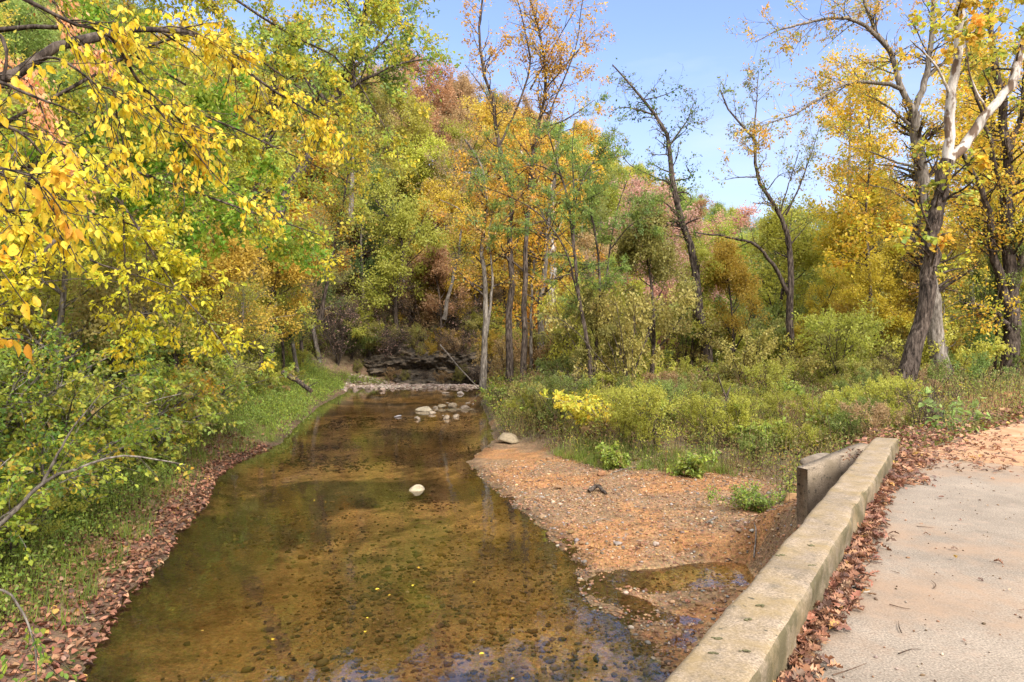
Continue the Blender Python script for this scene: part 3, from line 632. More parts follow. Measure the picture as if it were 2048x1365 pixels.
def grass(name, x, y, hgt, palette, label, per=14, width=.008, tuft=.05):
    n = len(x); z = H(x, y); i = np.repeat(np.arange(n), per); m = len(i)
    P = np.stack([x[i] + rng.normal(size=m) * tuft, y[i] + rng.normal(size=m) * tuft, z[i] - .01], -1)
    D = np.stack([rng.normal(size=m) * .5, rng.normal(size=m) * .5, np.ones(m)], -1); Nn = np.stack([D[:, 0], D[:, 1], -.5 + 0 * D[:, 0]], -1) + 1e-3
    L = hgt * rng.uniform(.5, 1.3, m); B = Batch(); c_ = pal(n, palette)[i] * .6 + pal(m, palette) * .4
    leaves(B, P, D, Nn, L, np.full(m, width), c_, 'blade', 0); o = B.build(name, [M_LEAF]); tag(o, label, 'grass', kind='stuff'); return o
inbar = lambda x, y: sdf(x, y, BAR); inw = lambda x, y: sdf(x, y, WPOLY); inr = lambda x, y: sdf(x, y, ROAD)
right = lambda x, y: (segdist(x, y, CLINE, False)[1] < 0)
fr_ = lambda x, y: np.abs(x) < .8 * y + 1
floodc = lambda x, y: right(x, y) & fr_(x, y) & (inbar(x, y) > .05 + .9 * fbm(x, y, .8, 3, 13)) & (inw(x, y) > .25) & (inr(x, y) > .5 + .9 * fbm(x, y, .7, 3, 14))
WP = [(OL, 4), (YG, 4), (GR, 2.5), (LG, 2.5), (BR, 2.2), (TN, 2.5), (YE, .6), ((.30,.18,.14), 1.)]
x, y = scatter(12500, -2, 26, 12, 30, floodc)
weeds('floodplain_weeds', x, y, .60, WP, 'tangle of knee high green and brown weeds on the right bank', 15, .065, .42)
x, y = scatter(9000, -2, 38, 26, 48, floodc)
weeds('far_floodplain_weeds', x, y, .85, WP, 'taller yellow green undergrowth under the trees right of the creek', 14, .12, .5, spread=.18, width=.006)
x, y = scatter(9000, 3.5, 30, 10, 30, lambda x, y: right(x, y) & (inr(x, y) > .35) & (inr(x, y) < 3.2) & (inbar(x, y) > .8) )
grass('verge_grass', x, y, .30, [(LG, 3), (OL, 2), (YG, 2), (TN, 1.5)], 'short green and straw grass on the verge of the dirt road', 10)
x, y = scatter(3000, 0, 7, 14.5, 19.5, lambda x, y: (np.abs(inbar(x, y) - .3) < .55) & (inw(x, y) > .4) & (x < 5.2))
grass('bar_edge_grass', x, y, .30, [(LG, 4), (YG, 3), (GR, 1)], 'bright green low growth along the top edge of the gravel bar', 9, .010)
x, y = scatter(1500, -1, 24, 14, 34, floodc)
grass('dry_grass_clumps', x, y, .75, [((.42,.32,.17), 4), ((.30,.30,.10), 2), ((.34,.20,.12), 2)], 'straw coloured dry grass clumps among the weeds of the right bank', 16, .011, .07)
x, y = scatter(1700, -1, 24, 14, 34, floodc)
weeds('seedy_stalks', x, y, 1.05, [((.32,.19,.12), 4), ((.40,.28,.15), 3), (OL, 2)], 'thin brown seedy stalks standing above the weeds', 14, .05, .35, 'stalks', stemcol=(1.2, .9, .7), width=.006, lean=.35)
leftb = lambda lo, hi: (lambda x, y: (~right(x, y)) & fr_(x, y) & (inw(x, y) > lo + 1.1 * fbm(x, y, .5, 3, 15)) & (inw(x, y) < hi))
x, y = scatter(21000, -14, -2, 5, 30, leftb(1.1, 5))
weeds('left_bank_herbs', x, y, .32, [(LG, 4), (GR, 4), (YG, 3), (OL, 2), (TN, .6)], 'low leafy green herbs along the left bank above the litter', 14, .055, .5, 'herbs')
x, y = scatter(9000, -14, -4, 8, 50, leftb(.5, 3.6))
grass('left_bank_grass', x, y, .30, [(LG, 4), (YG, 4), (GR, 2), (TN, .6)], 'bright green grass on the left bank beside the water', 11, .012, .08)
x, y = scatter(9000, -16, -5, 24, 50, leftb(.15, 4))
weeds('upstream_bank_herbs', x, y, .45, [(LG, 5), (GR, 2), (YG, 4), (OL, 1)], 'light green weeds on the left bank upstream', 12, .10, .35, 'herbs')
x, y = scatter(16000, -50, -4, 10, 60, lambda x, y: (~right(x, y)) & fr_(x, y) & (inw(x, y) > 3))
weeds('hillside_undergrowth', x, y, .8, [(GR, 4), (OL, 3), (YG, 3), (BR, 2), (TN, 2), (GO, .8)], 'mixed green and brown undergrowth on the wooded slope left of the creek', 12, .14, .55, 'undergrowth', spread=.25, width=.008)

# ---------------------------------------------------------------- trees
SPLIT_SIDES = 9
def tree(name, label, cat, limbs, levels, leafspecs, barkm=None, twigm=None, group=None, trunkm=None, K=16, flare=1.25, limbname='limb', twigcol=(1, 1, 1), crownname='crown'):
    """limbs: [(points [(px,py,d)...] or world pts, r0, r1)]; first is the trunk"""
    barkm = barkm or M_BARK; twigm = twigm or M_BARK
    Ps = []; Rs = []
    for pts, r0, r1 in limbs:
        W = np.array([pw(*p) for p in pts]); c_ = curve(W, K); c_[1:-1] += rng.normal(size=(K - 2, 3)) * r0 * .18
        Ps.append(c_); Rs.append(np.linspace(r0, r1, K))
    base = Ps[0][0].copy(); 
    if flare > 1: Rs[0] = Rs[0] * (1 + (flare - 1) * np.exp(-np.linspace(0, 1, K) * 9))
    root = empty(name, base); tag(root, label, cat, group)
    for k, (p_, r_) in enumerate(zip(Ps, Rs)):
        B = Batch(); tubes(B, p_[None], r_[None], SPLIT_SIDES, bump=.07); B.build('trunk' if k == 0 else limbname, [trunkm if (trunkm and k == 0) else barkm], base, root, smooth=True)
    P = np.array(Ps); Rr = np.array(Rs); B = Batch(); gen = [(P, Rr)]
    for lv in levels:
        src = gen[lv.pop('src', -1)]; lv = dict(lv); sel = lv.pop('only', None)
        if sel is not None: src = (src[0][sel], src[1][sel])
        q = spawn(*src, **lv); gen.append(q); tubes(B, q[0], np.maximum(q[1], .0035), 4 if len(gen) < 4 else 3, twigcol)
    for g, spec in leafspecs: leafon(B, gen[g][0], **spec)
    B.build(crownname, [twigm, M_LEAF], base, root); return root

YEL = [((.66,.50,.04), 5), ((.72,.56,.07), 3), ((.50,.48,.06), 1.5), ((.62,.36,.05), 1)]
ORY = [((.64,.38,.035), 5), ((.66,.48,.05), 3), ((.55,.27,.04), 2)]
YGR = [(YG, 5), ((.45,.44,.05), 4), (YE, 3), (LG, 3), (GO, 1.2), ((.30,.14,.04), .5)]
GRN = [(GR, 4), (LG, 4), (YG, 2)]
TAN = [(TN, 4), (GO, 2), ((.42,.25,.10), 3), (OL, 1)]

# A: overhanging tree, its trunk just outside the frame on the left
tree('overhanging_tree', 'dark thick branch with big drooping yellow leaves reaching in at the upper left', 'tree',
 [([(-700,1250,6.2),(-620,900,6.2),(-500,600,6.0),(-330,330,5.7),(-120,190,5.6),(0,165,5.7),(60,125,5.9),(135,84,6.1),(215,72,6.4)], .11, .035),
  ([(135,84,6.1),(240,62,6.6),(330,62,6.9),(410,78,7.3),(480,130,7.7),(545,180,8.1),(640,235,8.6)], .034, .009),
  ([(-60,-60,5.4),(55,0,5.6),(150,50,5.8),(220,72,6.0),(280,170,6.3),(330,210,6.5),(400,290,6.9)], .02, .006),
  ([(-120,190,5.6),(-40,90,5.2),(-10,60,5.0),(10,100,5.0),(6,160,5.0)], .03, .01),
  ([(60,125,5.9),(120,118,5.7),(200,175,5.8),(226,180,5.9),(235,240,6.0),(252,305,6.1)], .014, .004),
  ([(215,72,6.4),(250,120,6.3),(300,200,6.5),(360,270,6.6),(420,340,6.8),(480,400,7.0)], .016, .004),
  ([(-200,230,5.4),(-60,240,5.0),(40,265,4.9),(100,330,5.1),(150,420,5.2)], .02, .005),
  ([(-250,350,5.2),(-100,340,4.8),(0,345,4.6),(70,380,4.7),(110,420,4.8)], .02, .005)],
 [dict(n=110, t0=.25, ang=34, ln=.75, up=-.15, wander=.3, K=7, rscale=.5, only=[1, 2, 4, 5, 6, 7]), dict(n=330, t0=.15, ang=42, ln=.34, up=-.25, wander=.3, K=5)],
 [(2, dict(n=2250, size=.066, asp=.62, palette=YEL, shape='leaf', droop=.95, spread=.02, flatn=.1)),
  (1, dict(n=500, size=.072, asp=.6, palette=YEL, shape='leaf', droop=.9, spread=.02, flatn=.1))], flare=1.0)
# closer orange leaves at the left edge
tree('orange_leaved_tree', 'thin branches with large orange yellow leaves at the left edge of the view', 'tree',
 [([(-760,1300,4.9),(-700,900,4.8),(-560,500,4.6),(-380,260,4.3),(-200,180,4.1)], .10, .04),
  ([(-380,260,4.3),(-180,300,4.0),(-40,330,3.9),(60,350,4.0),(130,430,4.1)], .02, .004),
  ([(-200,180,4.1),(-60,150,4.2),(60,190,4.3),(160,230,4.5)], .02, .004),
  ([(-560,500,4.6),(-300,480,4.0),(-120,500,3.7),(-10,520,3.7)], .02, .004),
  ([(-620,700,4.6),(-300,690,4.0),(-120,680,3.7),(-20,700,3.7)], .02, .004)],
 [dict(n=34, t0=.45, ang=40, ln=.35, up=-.4, wander=.3, K=5, only=[1, 2, 3, 4])],
 [(1, dict(n=240, size=.09, asp=.5, palette=ORY, shape='leaf', droop=.8, spread=.02, flatn=.15, t0=.2))], flare=1.0)
# E: fine-leaved canopy filling the upper left
def lim(*a): return a
tree('streamside_maple', 'wide canopy of small yellow green leaves spreading over the left bank', 'tree',
 [([(-500,1150,11),(-420,800,11.2),(-300,420,11.5),(-200,100,12),(-120,-150,12.4)], .17, .06),
  ([(-300,420,11.5),(-100,300,11.5),(100,200,11.5),(300,90,12),(430,70,12),(560,150,12.5),(700,250,13)], .045, .012),
  ([(-200,100,12),(0,0,12),(200,-40,12),(430,-20,12.3),(560,60,12.6),(690,130,13),(790,290,13.4)], .045, .01),
  ([(-200,100,12),(0,-60,12),(250,-150,12.4),(500,-120,13),(700,-40,13.5),(800,60,14)], .045, .01),
  ([(-300,420,11.5),(-100,380,11.5),(60,330,11.6),(220,330,12),(380,380,12.3),(520,430,12.5),(640,470,13)], .05, .01),
  ([(-360,600,11.2),(-100,480,11.3),(0,430,11.4),(120,300,12),(250,220,12.3),(400,230,12.6),(560,300,13),(690,360,13.4)], .05, .01)],
 [dict(n=230, t0=.2, ang=42, ln=1.3, up=-.15, wander=.3, K=7, rscale=.45, only=[1, 2, 3, 4, 5]), dict(n=1300, t0=.15, ang=45, ln=.55, up=-.1, wander=.35, K=5)],
 [(2, dict(n=30000, size=.078, asp=.62, palette=YGR, shape='tri2', droop=.35, spread=.05, flatn=.5, clump=.35))], flare=1.0)
tree('green_maple', 'bright green leaved limb slanting down behind the yellow leaves at upper left', 'tree',
 [([(-600,1000,12.6),(-420,500,12.8),(-200,150,13),(0,60,13.2)], .12, .05), ([(-200,150,13),(100,190,13),(300,280,13.2),(470,380,13.6),(590,480,14)], .05, .01),
  ([(-300,300,13),(50,280,13),(250,350,13.2),(420,450,13.6)], .05, .01), ([(0,60,13.2),(160,60,13.2),(320,140,13.4),(480,240,13.8)], .05, .01)],
 [dict(n=90, t0=.3, ang=42, ln=1.3, up=-.1, K=6, rscale=.45, only=[1, 2, 3]), dict(n=600, t0=.1, ang=45, ln=.5, K=5)],
 [(2, dict(n=13000, size=.095, asp=.8, palette=[((.20,.38,.05), 5), ((.30,.42,.06), 4), ((.42,.45,.06), 2)], shape='tri2', droop=.3, spread=.06, flatn=.6, clump=.3))], flare=1.0)
tree('salmon_leaved_tree', 'drooping strand of salmon pink leaves deep behind the yellow ones at upper left', 'tree',
 [([(-500,1100,9.5),(-400,500,9.5),(-200,60,9.5),(-60,-60,9.6)], .09, .03), ([(-200,60,9.5),(30,140,9.5),(110,280,9.6),(190,400,9.8)], .02, .005), ([(-60,-60,9.6),(80,-20,9.6),(150,60,9.7),(210,120,9.8)], .02, .005)],
 [dict(n=50, t0=.3, ang=35, ln=.5, up=-.4, K=5, rscale=.45, only=[1, 2])],
 [(1, dict(n=1300, size=.075, asp=.5, palette=[((.66,.33,.17), 4), ((.70,.42,.22), 3), ((.60,.25,.10), 1)], shape='tri2', droop=.8, spread=.05, flatn=.2))], flare=1.0)
# B: bright yellow-green sprays, lower left
tree('yellow_spray_tree', 'slender leaning tree with layered bright yellow leaf sprays above the left shrubs', 'tree',
 [([(-420,1250,8.6),(-380,950,8.6),(-250,720,8.5),(-60,620,8.3),(30,560,8.2),(85,505,8.3),(120,470,8.4),(200,452,8.8)], .07, .02),
  ([(-250,720,8.5),(-90,460,8.4),(60,420,8.6),(200,430,9),(330,480,9.3),(430,560,9.6)], .03, .008),
  ([(-90,460,8.4),(120,330,8.8),(235,400,9),(290,480,9),(355,580,9),(430,665,9),(470,730,9)], .028, .004),
  ([(120,470,8.4),(180,520,8.6),(300,560,8.8),(400,600,9.1)], .018, .004),
  ([(245,400,9),(250,520,9.1),(262,640,9.1),(270,700,9.2)], .012, .004),
  ([(-380,950,8.6),(-150,700,8.2),(20,600,8.1),(110,560,8.2),(210,560,8.5)], .02, .005)],
 [dict(n=120, t0=.3, ang=50, ln=.8, up=.05, wander=.25, K=6, rscale=.5, flat=.75, shrink=.6), dict(n=420, t0=.1, ang=45, ln=.36, up=-.05, wander=.25, K=5, flat=.8)],
 [(2, dict(n=7600, size=.070, asp=.55, palette=[((.58,.52,.045), 6), ((.44,.46,.05), 3), ((.66,.50,.05), 2), (LG, .8)], shape='leaf', droop=.45, spread=.03, flatn=.6))], flare=1.0)
# D: two leaning trunks on the slope
tree('leaning_oak', 'tall dark oak trunk leaning right up the left slope', 'tree',
 [([(498,545,27),(530,480,27),(590,370,27.5),(640,255,28),(690,150,28.5),(725,50,29),(755,-60,29.5)], .23, .13),
  ([(640,255,28),(700,180,28),(780,135,28),(840,120,28)], .10, .03), ([(690,150,28.5),(760,90,29),(800,40,29)], .09, .03),
  ([(660,210,28),(600,140,28),(560,60,28)], .09, .03), ([(725,50,29),(680,-20,29),(640,-90,29)], .09, .03), ([(740,0,29),(830,-50,29),(900,-90,29)], .09, .03)],
 [dict(n=90, t0=.35, ang=50, ln=2.6, up=.1, K=7, rscale=.5), dict(n=500, t0=.2, ang=45, ln=1.0, K=5)],
 [(2, dict(n=12000, size=.17, asp=.6, palette=[(GR, 4), (LG, 4), (YG, 3), (GO, .8), (BR, .8)], spread=.12, clump=.6, droop=.2))])
tree('leaning_hickory', 'slimmer grey brown trunk just left of the leaning oak', 'tree',
 [([(486,560,27.5),(498,470,27.5),(512,380,27.6),(530,270,28),(548,160,28),(560,60,28)], .17, .08),
  ([(530,270,28),(470,200,28),(420,150,28)], .06, .02), ([(540,200,28),(600,150,28),(640,90,28)], .06, .02)],
 [dict(n=60, t0=.3, ang=50, ln=2.2, up=.1, K=7, rscale=.5), dict(n=320, t0=.2, ang=45, ln=.9, K=5)],
 [(2, dict(n=7000, size=.16, asp=.6, palette=YGR + [(OR, 2)], spread=.12, clump=.6))])
# F: grove of slim trunks by the bend
TOPS = [((.50,.30,.05), 3), ((.60,.42,.06), 3), (BR, 3), (OR, 2)]
tree('slim_pale_tree', 'slim forked tree with pale bark, leftmost of the grove by the bend', 'tree',
 [([(965,778,36),(968,700,36),(972,640,36),(968,560,36.2),(965,470,36.4),(975,400,36.5),(960,330,36.5),(930,280,36.5)], .17, .06),
  ([(968,700,36),(978,640,36),(985,560,36),(978,480,36),(985,420,36)], .09, .03),
  ([(965,470,36.4),(920,420,36),(880,400,36)], .05, .02), ([(972,500,36),(1010,440,36),(1050,410,36)], .05, .02)],
 [dict(n=60, t0=.35, ang=60, ln=2.2, up=.05, K=7, rscale=.5, flat=.5), dict(n=360, t0=.15, ang=45, ln=.9, K=5, flat=.5)],
 [(2, dict(n=5200, size=.15, asp=.6, palette=[(GO, 4), (OR, 2), (OL, 2), (TN, 2)], spread=.12, clump=.5))], barkm=M_GREYBARK)
tree('dark_slim_tree', 'dark straight trunk in the middle of the grove by the bend', 'tree',
 [([(1018,785,36),(1022,700,36),(1015,640,36),(1025,560,36),(1018,480,36.2),(1022,400,36.5),(1000,290,36.8),(985,200,37),(960,100,37.3),(965,0,37.5)], .20, .05),
  ([(1000,290,36.8),(1040,200,37),(1060,130,37),(1050,60,37),(1035,0,37.3)], .07, .03),
  ([(1060,180,37),(1110,90,37),(1150,20,37)], .05, .02), ([(1020,520,36),(1080,560,35.6),(1160,545,35.4),(1220,555,35.4)], .05, .015),
  ([(990,220,37),(960,170,37),(930,130,37)], .04, .015)],
 [dict(n=70, t0=.3, ang=50, ln=2.2, up=.15, K=7, rscale=.5), dict(n=420, t0=.15, ang=45, ln=.9, K=5)],
 [(2, dict(n=3600, size=.15, asp=.6, palette=TOPS, spread=.10, clump=.8)), (1, dict(n=500, size=.15, asp=.6, palette=TOPS, spread=.1, t0=.4))])
tree('grove_tree', 'brown barked trunk right of the dark one with the rusty leaved top', 'tree',
 [([(1046,775,35.5),(1050,700,35.5),(1048,620,35.5),(1052,520,35.7),(1056,440,35.9),(1068,300,36.2),(1090,180,36.5),(1085,90,36.8),(1060,0,37)], .16, .05),
  ([(1068,300,36.2),(1110,200,36),(1150,100,36),(1165,0,36)], .06, .02), ([(1090,180,36.5),(1140,120,36.5),(1190,60,36.5)], .05, .015),
  ([(1075,260,36.2),(1130,240,36),(1190,200,36)], .05, .015)],
 [dict(n=90, t0=.4, ang=45, ln=2.3, up=.2, K=7, rscale=.5), dict(n=560, t0=.15, ang=45, ln=.9, K=5)],
 [(2, dict(n=5200, size=.14, asp=.6, palette=TOPS, spread=.12, clump=.8))])
tree('grey_forked_tree', 'grey trunk with pale blotches, fourth of the grove by the bend', 'tree',
 [([(1072,765,38),(1082,700,38),(1080,620,38),(1090,540,38),(1095,450,38),(1110,330,38.5),(1120,260,38.5)], .20, .07),
  ([(1066,770,38),(1062,690,38),(1064,600,38.3),(1068,520,38.5)], .11, .05), ([(1095,450,38),(1060,380,38),(1030,340,38)], .06, .02), ([(1100,400,38),(1150,360,38),(1200,340,38)], .06, .02)],
 [dict(n=70, t0=.3, ang=60, ln=2.3, up=.05, K=7, rscale=.5, flat=.5), dict(n=420, t0=.15, ang=45, ln=.9, K=5, flat=.4)],
 [(2, dict(n=5600, size=.15, asp=.6, palette=[(GO, 5), (OR, 2), (YG, 3)], spread=.12, clump=.5))], barkm=M_GREYBARK)
tree('white_barked_tree', 'whitish sycamore trunk standing behind the grove', 'tree',
 [([(1098,705,50),(1104,600,50),(1107,500,50),(1105,400,50),(1112,280,50)], .34, .16), ([(1107,480,50),(1140,400,50),(1165,330,50)], .12, .04), ([(1105,420,50),(1070,350,50),(1040,300,50)], .12, .04)],
 [dict(n=50, t0=.3, ang=50, ln=3.2, up=.1, K=7, rscale=.5), dict(n=300, t0=.2, ang=45, ln=1.2, K=5)],
 [(2, dict(n=7000, size=.22, asp=.6, palette=[(GO, 4), (OR, 2), (YE, 2), (OL, 1)], spread=.15, clump=.5))], barkm=M_SYC)
# G: feathery green mimosas
MIM = [((.15,.22,.05), 4), ((.21,.28,.07), 4), ((.28,.34,.06), 2), ((.14,.21,.08), 2)]
for nm, lb, lm in [('mimosa_tree', 'slim mimosa with feathery green leaves, left stem of the pair by the yellow bush',
   [([(1182,790,25),(1178,700,25),(1158,600,25),(1148,500,25.2),(1135,400,25.4),(1112,320,25.6),(1085,230,25.8)], .085, .02),
    ([(1158,600,25),(1130,500,24.6),(1080,430,24.4),(1010,390,24.2),(950,370,24)], .04, .01),
    ([(1148,500,25.2),(1148,400,25.2),(1145,300,25.4),(1150,240,25.6)], .045, .012),
    ([(1140,440,25.3),(1170,350,25.4),(1215,290,25.5)], .035, .01), ([(1120,350,25.5),(1070,330,25),(1030,340,25)], .03, .01)]),
  ('mimosa_tree', 'mimosa with two upright stems and feathery leaves, just right of the other mimosa',
   [([(1196,780,26),(1192,700,26),(1200,600,26),(1195,500,26.2),(1180,420,26.4),(1180,340,26.6)], .08, .02),
    ([(1194,640,26),(1212,560,26),(1222,480,26.2),(1240,400,26.4),(1262,340,26.6)], .05, .015),
    ([(1192,680,26),(1160,610,26),(1120,560,25.8)], .03, .01), ([(1220,500,26.2),(1262,450,26),(1310,430,26)], .03, .01)])]:
    tree(nm, lb, 'tree', lm, [dict(n=46, t0=.4, ang=58, ln=2.1, up=.0, K=7, rscale=.5, flat=.7), dict(n=420, t0=.2, ang=55, ln=.5, up=-.15, K=4, flat=.8)],
     [(2, dict(n=10500, size=.125, asp=.26, palette=MIM, spread=.05, flatn=.85, droop=.1, clump=.3))], group='feathery mimosa trees')
# H: vine-draped dark tree
tree('vine_draped_tree', 'dark crooked tree hung with vines and nearly bare at the top', 'tree',
 [([(1420,765,32),(1412,680,32),(1395,600,32),(1388,520,32),(1362,430,32),(1345,370,32),(1340,290,32),(1310,230,32.2),(1270,180,32.4),(1225,130,32.6)], .26, .03),
  ([(1340,290,32),(1375,240,32),(1390,200,32)], .05, .012), ([(1310,230,32.2),(1250,215,32),(1220,225,32)], .05, .012),
  ([(1345,370,32),(1300,350,31.8),(1260,330,31.8),(1240,300,31.8)], .04, .012), ([(1345,362,32),(1380,355,32),(1372,330,32)], .04, .02),
  ([(1395,600,32),(1370,560,31.7),(1330,520,31.5),(1320,440,31.5),(1290,400,31.5)], .05, .012), ([(1362,430,32),(1310,400,31.7),(1275,450,31.6),(1285,520,31.6)], .035, .01),
  ([(1290,200,32.3),(1330,190,32.4),(1370,170,32.4)], .03, .01)],
 [dict(n=90, t0=.4, ang=50, ln=1.7, up=-.1, K=8, rscale=.4, wander=.55), dict(n=420, t0=.15, ang=50, ln=.6, K=5, wander=.5)],
 [(2, dict(n=1900, size=.12, asp=.5, palette=[(DG, 3), (GR, 3), (BR, 2), (OL, 2)], spread=.06, clump=.7)), (0, dict(n=900, size=.14, asp=.6, palette=[(DG, 3), (GR, 3)], spread=.22, t0=.0))])
# I: crooked dark tree centre right
tree('crooked_dark_tree', 'dark crooked thin trunk with a sparse forked top against the sky', 'tree',
 [([(1588,770,33),(1582,700,33),(1578,620,33),(1582,560,33),(1578,480,33),(1548,410,33),(1515,355,33),(1510,300,33),(1506,275,33),(1490,255,33),(1455,215,33),(1440,180,33)], .20, .03),
  ([(1506,280,33),(1512,220,33),(1515,170,33),(1517,140,33)], .05, .012), ([(1578,590,33),(1545,530,32.8),(1510,490,32.6),(1460,475,32.4),(1390,465,32)], .11, .03),
  ([(1572,430,33),(1600,370,33),(1625,300,33),(1640,250,33)], .05, .012), ([(1560,430,33),(1580,360,33),(1600,300,33)], .04, .012),
  ([(1515,355,33),(1480,355,33),(1450,360,33)], .04, .012), ([(1535,380,33),(1560,350,33),(1590,345,33)], .03, .01)],
 [dict(n=80, t0=.4, ang=42, ln=1.6, up=.1, K=7, rscale=.45, wander=.35), dict(n=420, t0=.15, ang=45, ln=.6, K=5)],
 [(2, dict(n=2600, size=.13, asp=.5, palette=[(OL, 3), (GR, 3), (BR, 2), (GO, 1)], spread=.08, clump=.7))])
# J: the two big trunks at right
tree('sycamore_tree', 'big sycamore with vine covered trunk forking into two pale smooth limbs', 'tree',
 [([(1800,800,22),(1815,740,22),(1840,660,22),(1855,560,22),(1868,470,22),(1878,390,22),(1895,320,22)], .28, .20),
  ([(1895,322,22),(1900,270,22),(1903,200,22),(1915,120,22),(1920,50,22),(1926,-40,22)], .17, .10),
  ([(1895,325,22),(1930,290,22),(1975,225,22),(2010,190,22),(2035,130,22),(2060,40,22)], .17, .11),
  ([(1900,190,22),(1870,130,21.7),(1820,80,21.5)], .05, .015), ([(1915,100,22),(1960,60,21.7),(2000,0,21.5)], .05, .015), ([(1975,225,22),(1940,150,21.7),(1930,60,21.5)], .04, .015)],
 [dict(n=56, t0=.4, ang=50, ln=1.9, up=.0, K=7, rscale=.3), dict(n=240, t0=.2, ang=45, ln=.7, K=5)],
 [(2, dict(n=2600, size=.16, asp=.85, palette=[((.42,.42,.05), 4), (GO, 3), (LG, 2), (OR, 1.5)], spread=.08, clump=.7, shape='leaf'))], barkm=M_SYC, trunkm=M_BARK)
tree('arching_limb_tree', 'tall grey brown tree behind the sycamore with long limbs arching left over the clearing', 'tree',
 [([(1884,785,25),(1880,740,25),(1868,650,25),(1858,560,25),(1850,450,25),(1842,350,25),(1834,290,25),(1828,225,25)], .29, .2),
  ([(1828,228,25),(1800,170,25),(1785,110,25),(1750,60,25),(1728,0,25)], .12, .05),
  ([(1828,228,25),(1850,160,25),(1862,80,25),(1868,-20,25)], .12, .07),
  ([(1806,180,25),(1770,168,24.5),(1700,165,24.3),(1650,190,24),(1590,228,24),(1540,245,23.8),(1512,262,23.6)], .08, .015),
  ([(1785,110,25),(1740,60,24.5),(1690,36,24.3),(1620,44,24),(1560,60,24),(1510,85,24)], .09, .015),
  ([(1820,250,25),(1770,210,25),(1730,190,25)], .06, .015), ([(1842,340,25),(1780,320,24.6),(1730,300,24.5),(1690,290,24.5)], .05, .012),
  ([(1850,430,25),(1790,385,24.6),(1740,370,24.4)], .06, .015), ([(1850,160,25),(1900,110,25),(1940,40,25)], .06, .015)],
 [dict(n=190, t0=.3, ang=45, ln=1.7, up=-.1, K=7, rscale=.35), dict(n=1000, t0=.2, ang=45, ln=.7, K=5)],
 [(2, dict(n=10500, size=.10, asp=.55, palette=[(OL, 2), (GO, 4), (BR, 2), (OR, 2.5), (YG, 2)], spread=.07, clump=.7))], barkm=M_GREYBARK)
tree('forked_tree', 'dark double trunked tree at the right edge with a low curved branch', 'tree',
 [([(2018,752,27),(2025,690,27),(2026,600,27),(2015,500,27),(2012,400,27),(2018,300,27),(2008,200,27),(1985,120,27),(1975,0,27)], .28, .09),
  ([(2024,640,27),(2000,560,27),(1985,480,27),(1978,420,27),(1945,350,27),(1920,290,27)], .20, .06),
  ([(2022,665,27),(2005,640,26.6),(1985,622,26.3),(1960,612,26.2),(1930,606,26)], .13, .05),
  ([(2012,400,27),(1990,330,27),(1978,270,27),(1950,190,27),(1930,130,27)], .10, .03), ([(2018,300,27),(2045,220,27),(2050,120,27)], .12, .05), ([(2026,600,27),(2048,500,27),(2060,400,27)], .14, .08)],
 [dict(n=120, t0=.3, ang=50, ln=2.3, up=.05, K=7, rscale=.35), dict(n=700, t0=.2, ang=45, ln=.9, K=5)],
 [(2, dict(n=8000, size=.12, asp=.6, palette=[(GO, 4), (YE, 4), (OR, 2), (YG, 4)], spread=.1, clump=.6))])
for k_, (px, pb, d, r_, lbl) in enumerate([(1985, 735, 34, .22, 'straight dark trunk just left of the forked tree'), (1940, 720, 40, .14, 'thin pale trunk between the sycamore and the forked tree'), (1968, 705, 46, .30, 'thick grey trunk far back between the sycamore and the forked tree'),
        (1700, 715, 48, .16, 'slim grey trunk standing left of the arching tree'), (1738, 745, 36, .10, 'thin bare stem left of the sycamore base')]):
    tree('woodland_tree', lbl, 'tree', [([(px, pb + 12, d), (px + 4, pb - 150, d), (px - 6, pb - 300, d), (px + 2, pb - 440, d), (px - 8, pb - 600, d)], r_, r_ * .35)],
     [dict(n=60, t0=.35, ang=60, ln=3.2, up=.1, K=7, rscale=.35), dict(n=420, t0=.15, ang=45, ln=1.1, K=5)],
     [(2, dict(n=7500, size=.19, asp=.6, palette=[(YE, 4), (GO, 4), (YG, 2), (OR, 1)], spread=.15, clump=.5))], barkm=M_GREYBARK if k_ in (1, 3) else M_BARK, group='woodland trees at the right')

# ---------------------------------------------------------------- repeated trees and shrubs
NEU = [((1, 1, 1), 5), ((1.3, 1.12, .9), 2.5), ((.62, .92, .9), 3), ((1.35, .85, .8), 1.6), ((.7, .55, .55), 1)]
def proto_tree(seed, h=12., spreadr=4.2, nl=7500, ls=.24, bare=False, r0=.17):
    global rng; keep = rng; rng = np.random.default_rng(seed)
    tr = np.array([[(0, 0, -.4)]]); P = curve([(0, 0, -.5), (rng.normal() * .3, rng.normal() * .3, h * .3), (rng.normal() * .5, rng.normal() * .5, h * .65), (rng.normal() * .7, rng.normal() * .7, h * .93)], 12)[None]
    Rr = np.linspace(r0 * 1.15, r0 * .25, 12)[None]
    B = Batch(); tubes(B, P, Rr, 6)
    trunk = B
    B = Batch(); a = spawn(P, Rr, 26, t0=.28, t1=1, ang=58, ln=spreadr * .95, up=.28, K=7, rscale=.5, wander=.25, shrink=.55)
    b_ = spawn(*a, 150, t0=.2, ang=48, ln=spreadr * .38, K=5, up=.15); c_ = spawn(*b_, 420, t0=.1, ang=45, ln=spreadr * .16, K=4)
    tubes(B, a[0], a[1], 4); tubes(B, b_[0], np.maximum(b_[1], .012), 3); tubes(B, c_[0], np.maximum(c_[1], .009), 3)
    leafon(B, c_[0], nl, ls, .62, NEU, 'dia', 0, .2, spreadr * .055, .45, clump=.25)
    rng = keep; return trunk, B
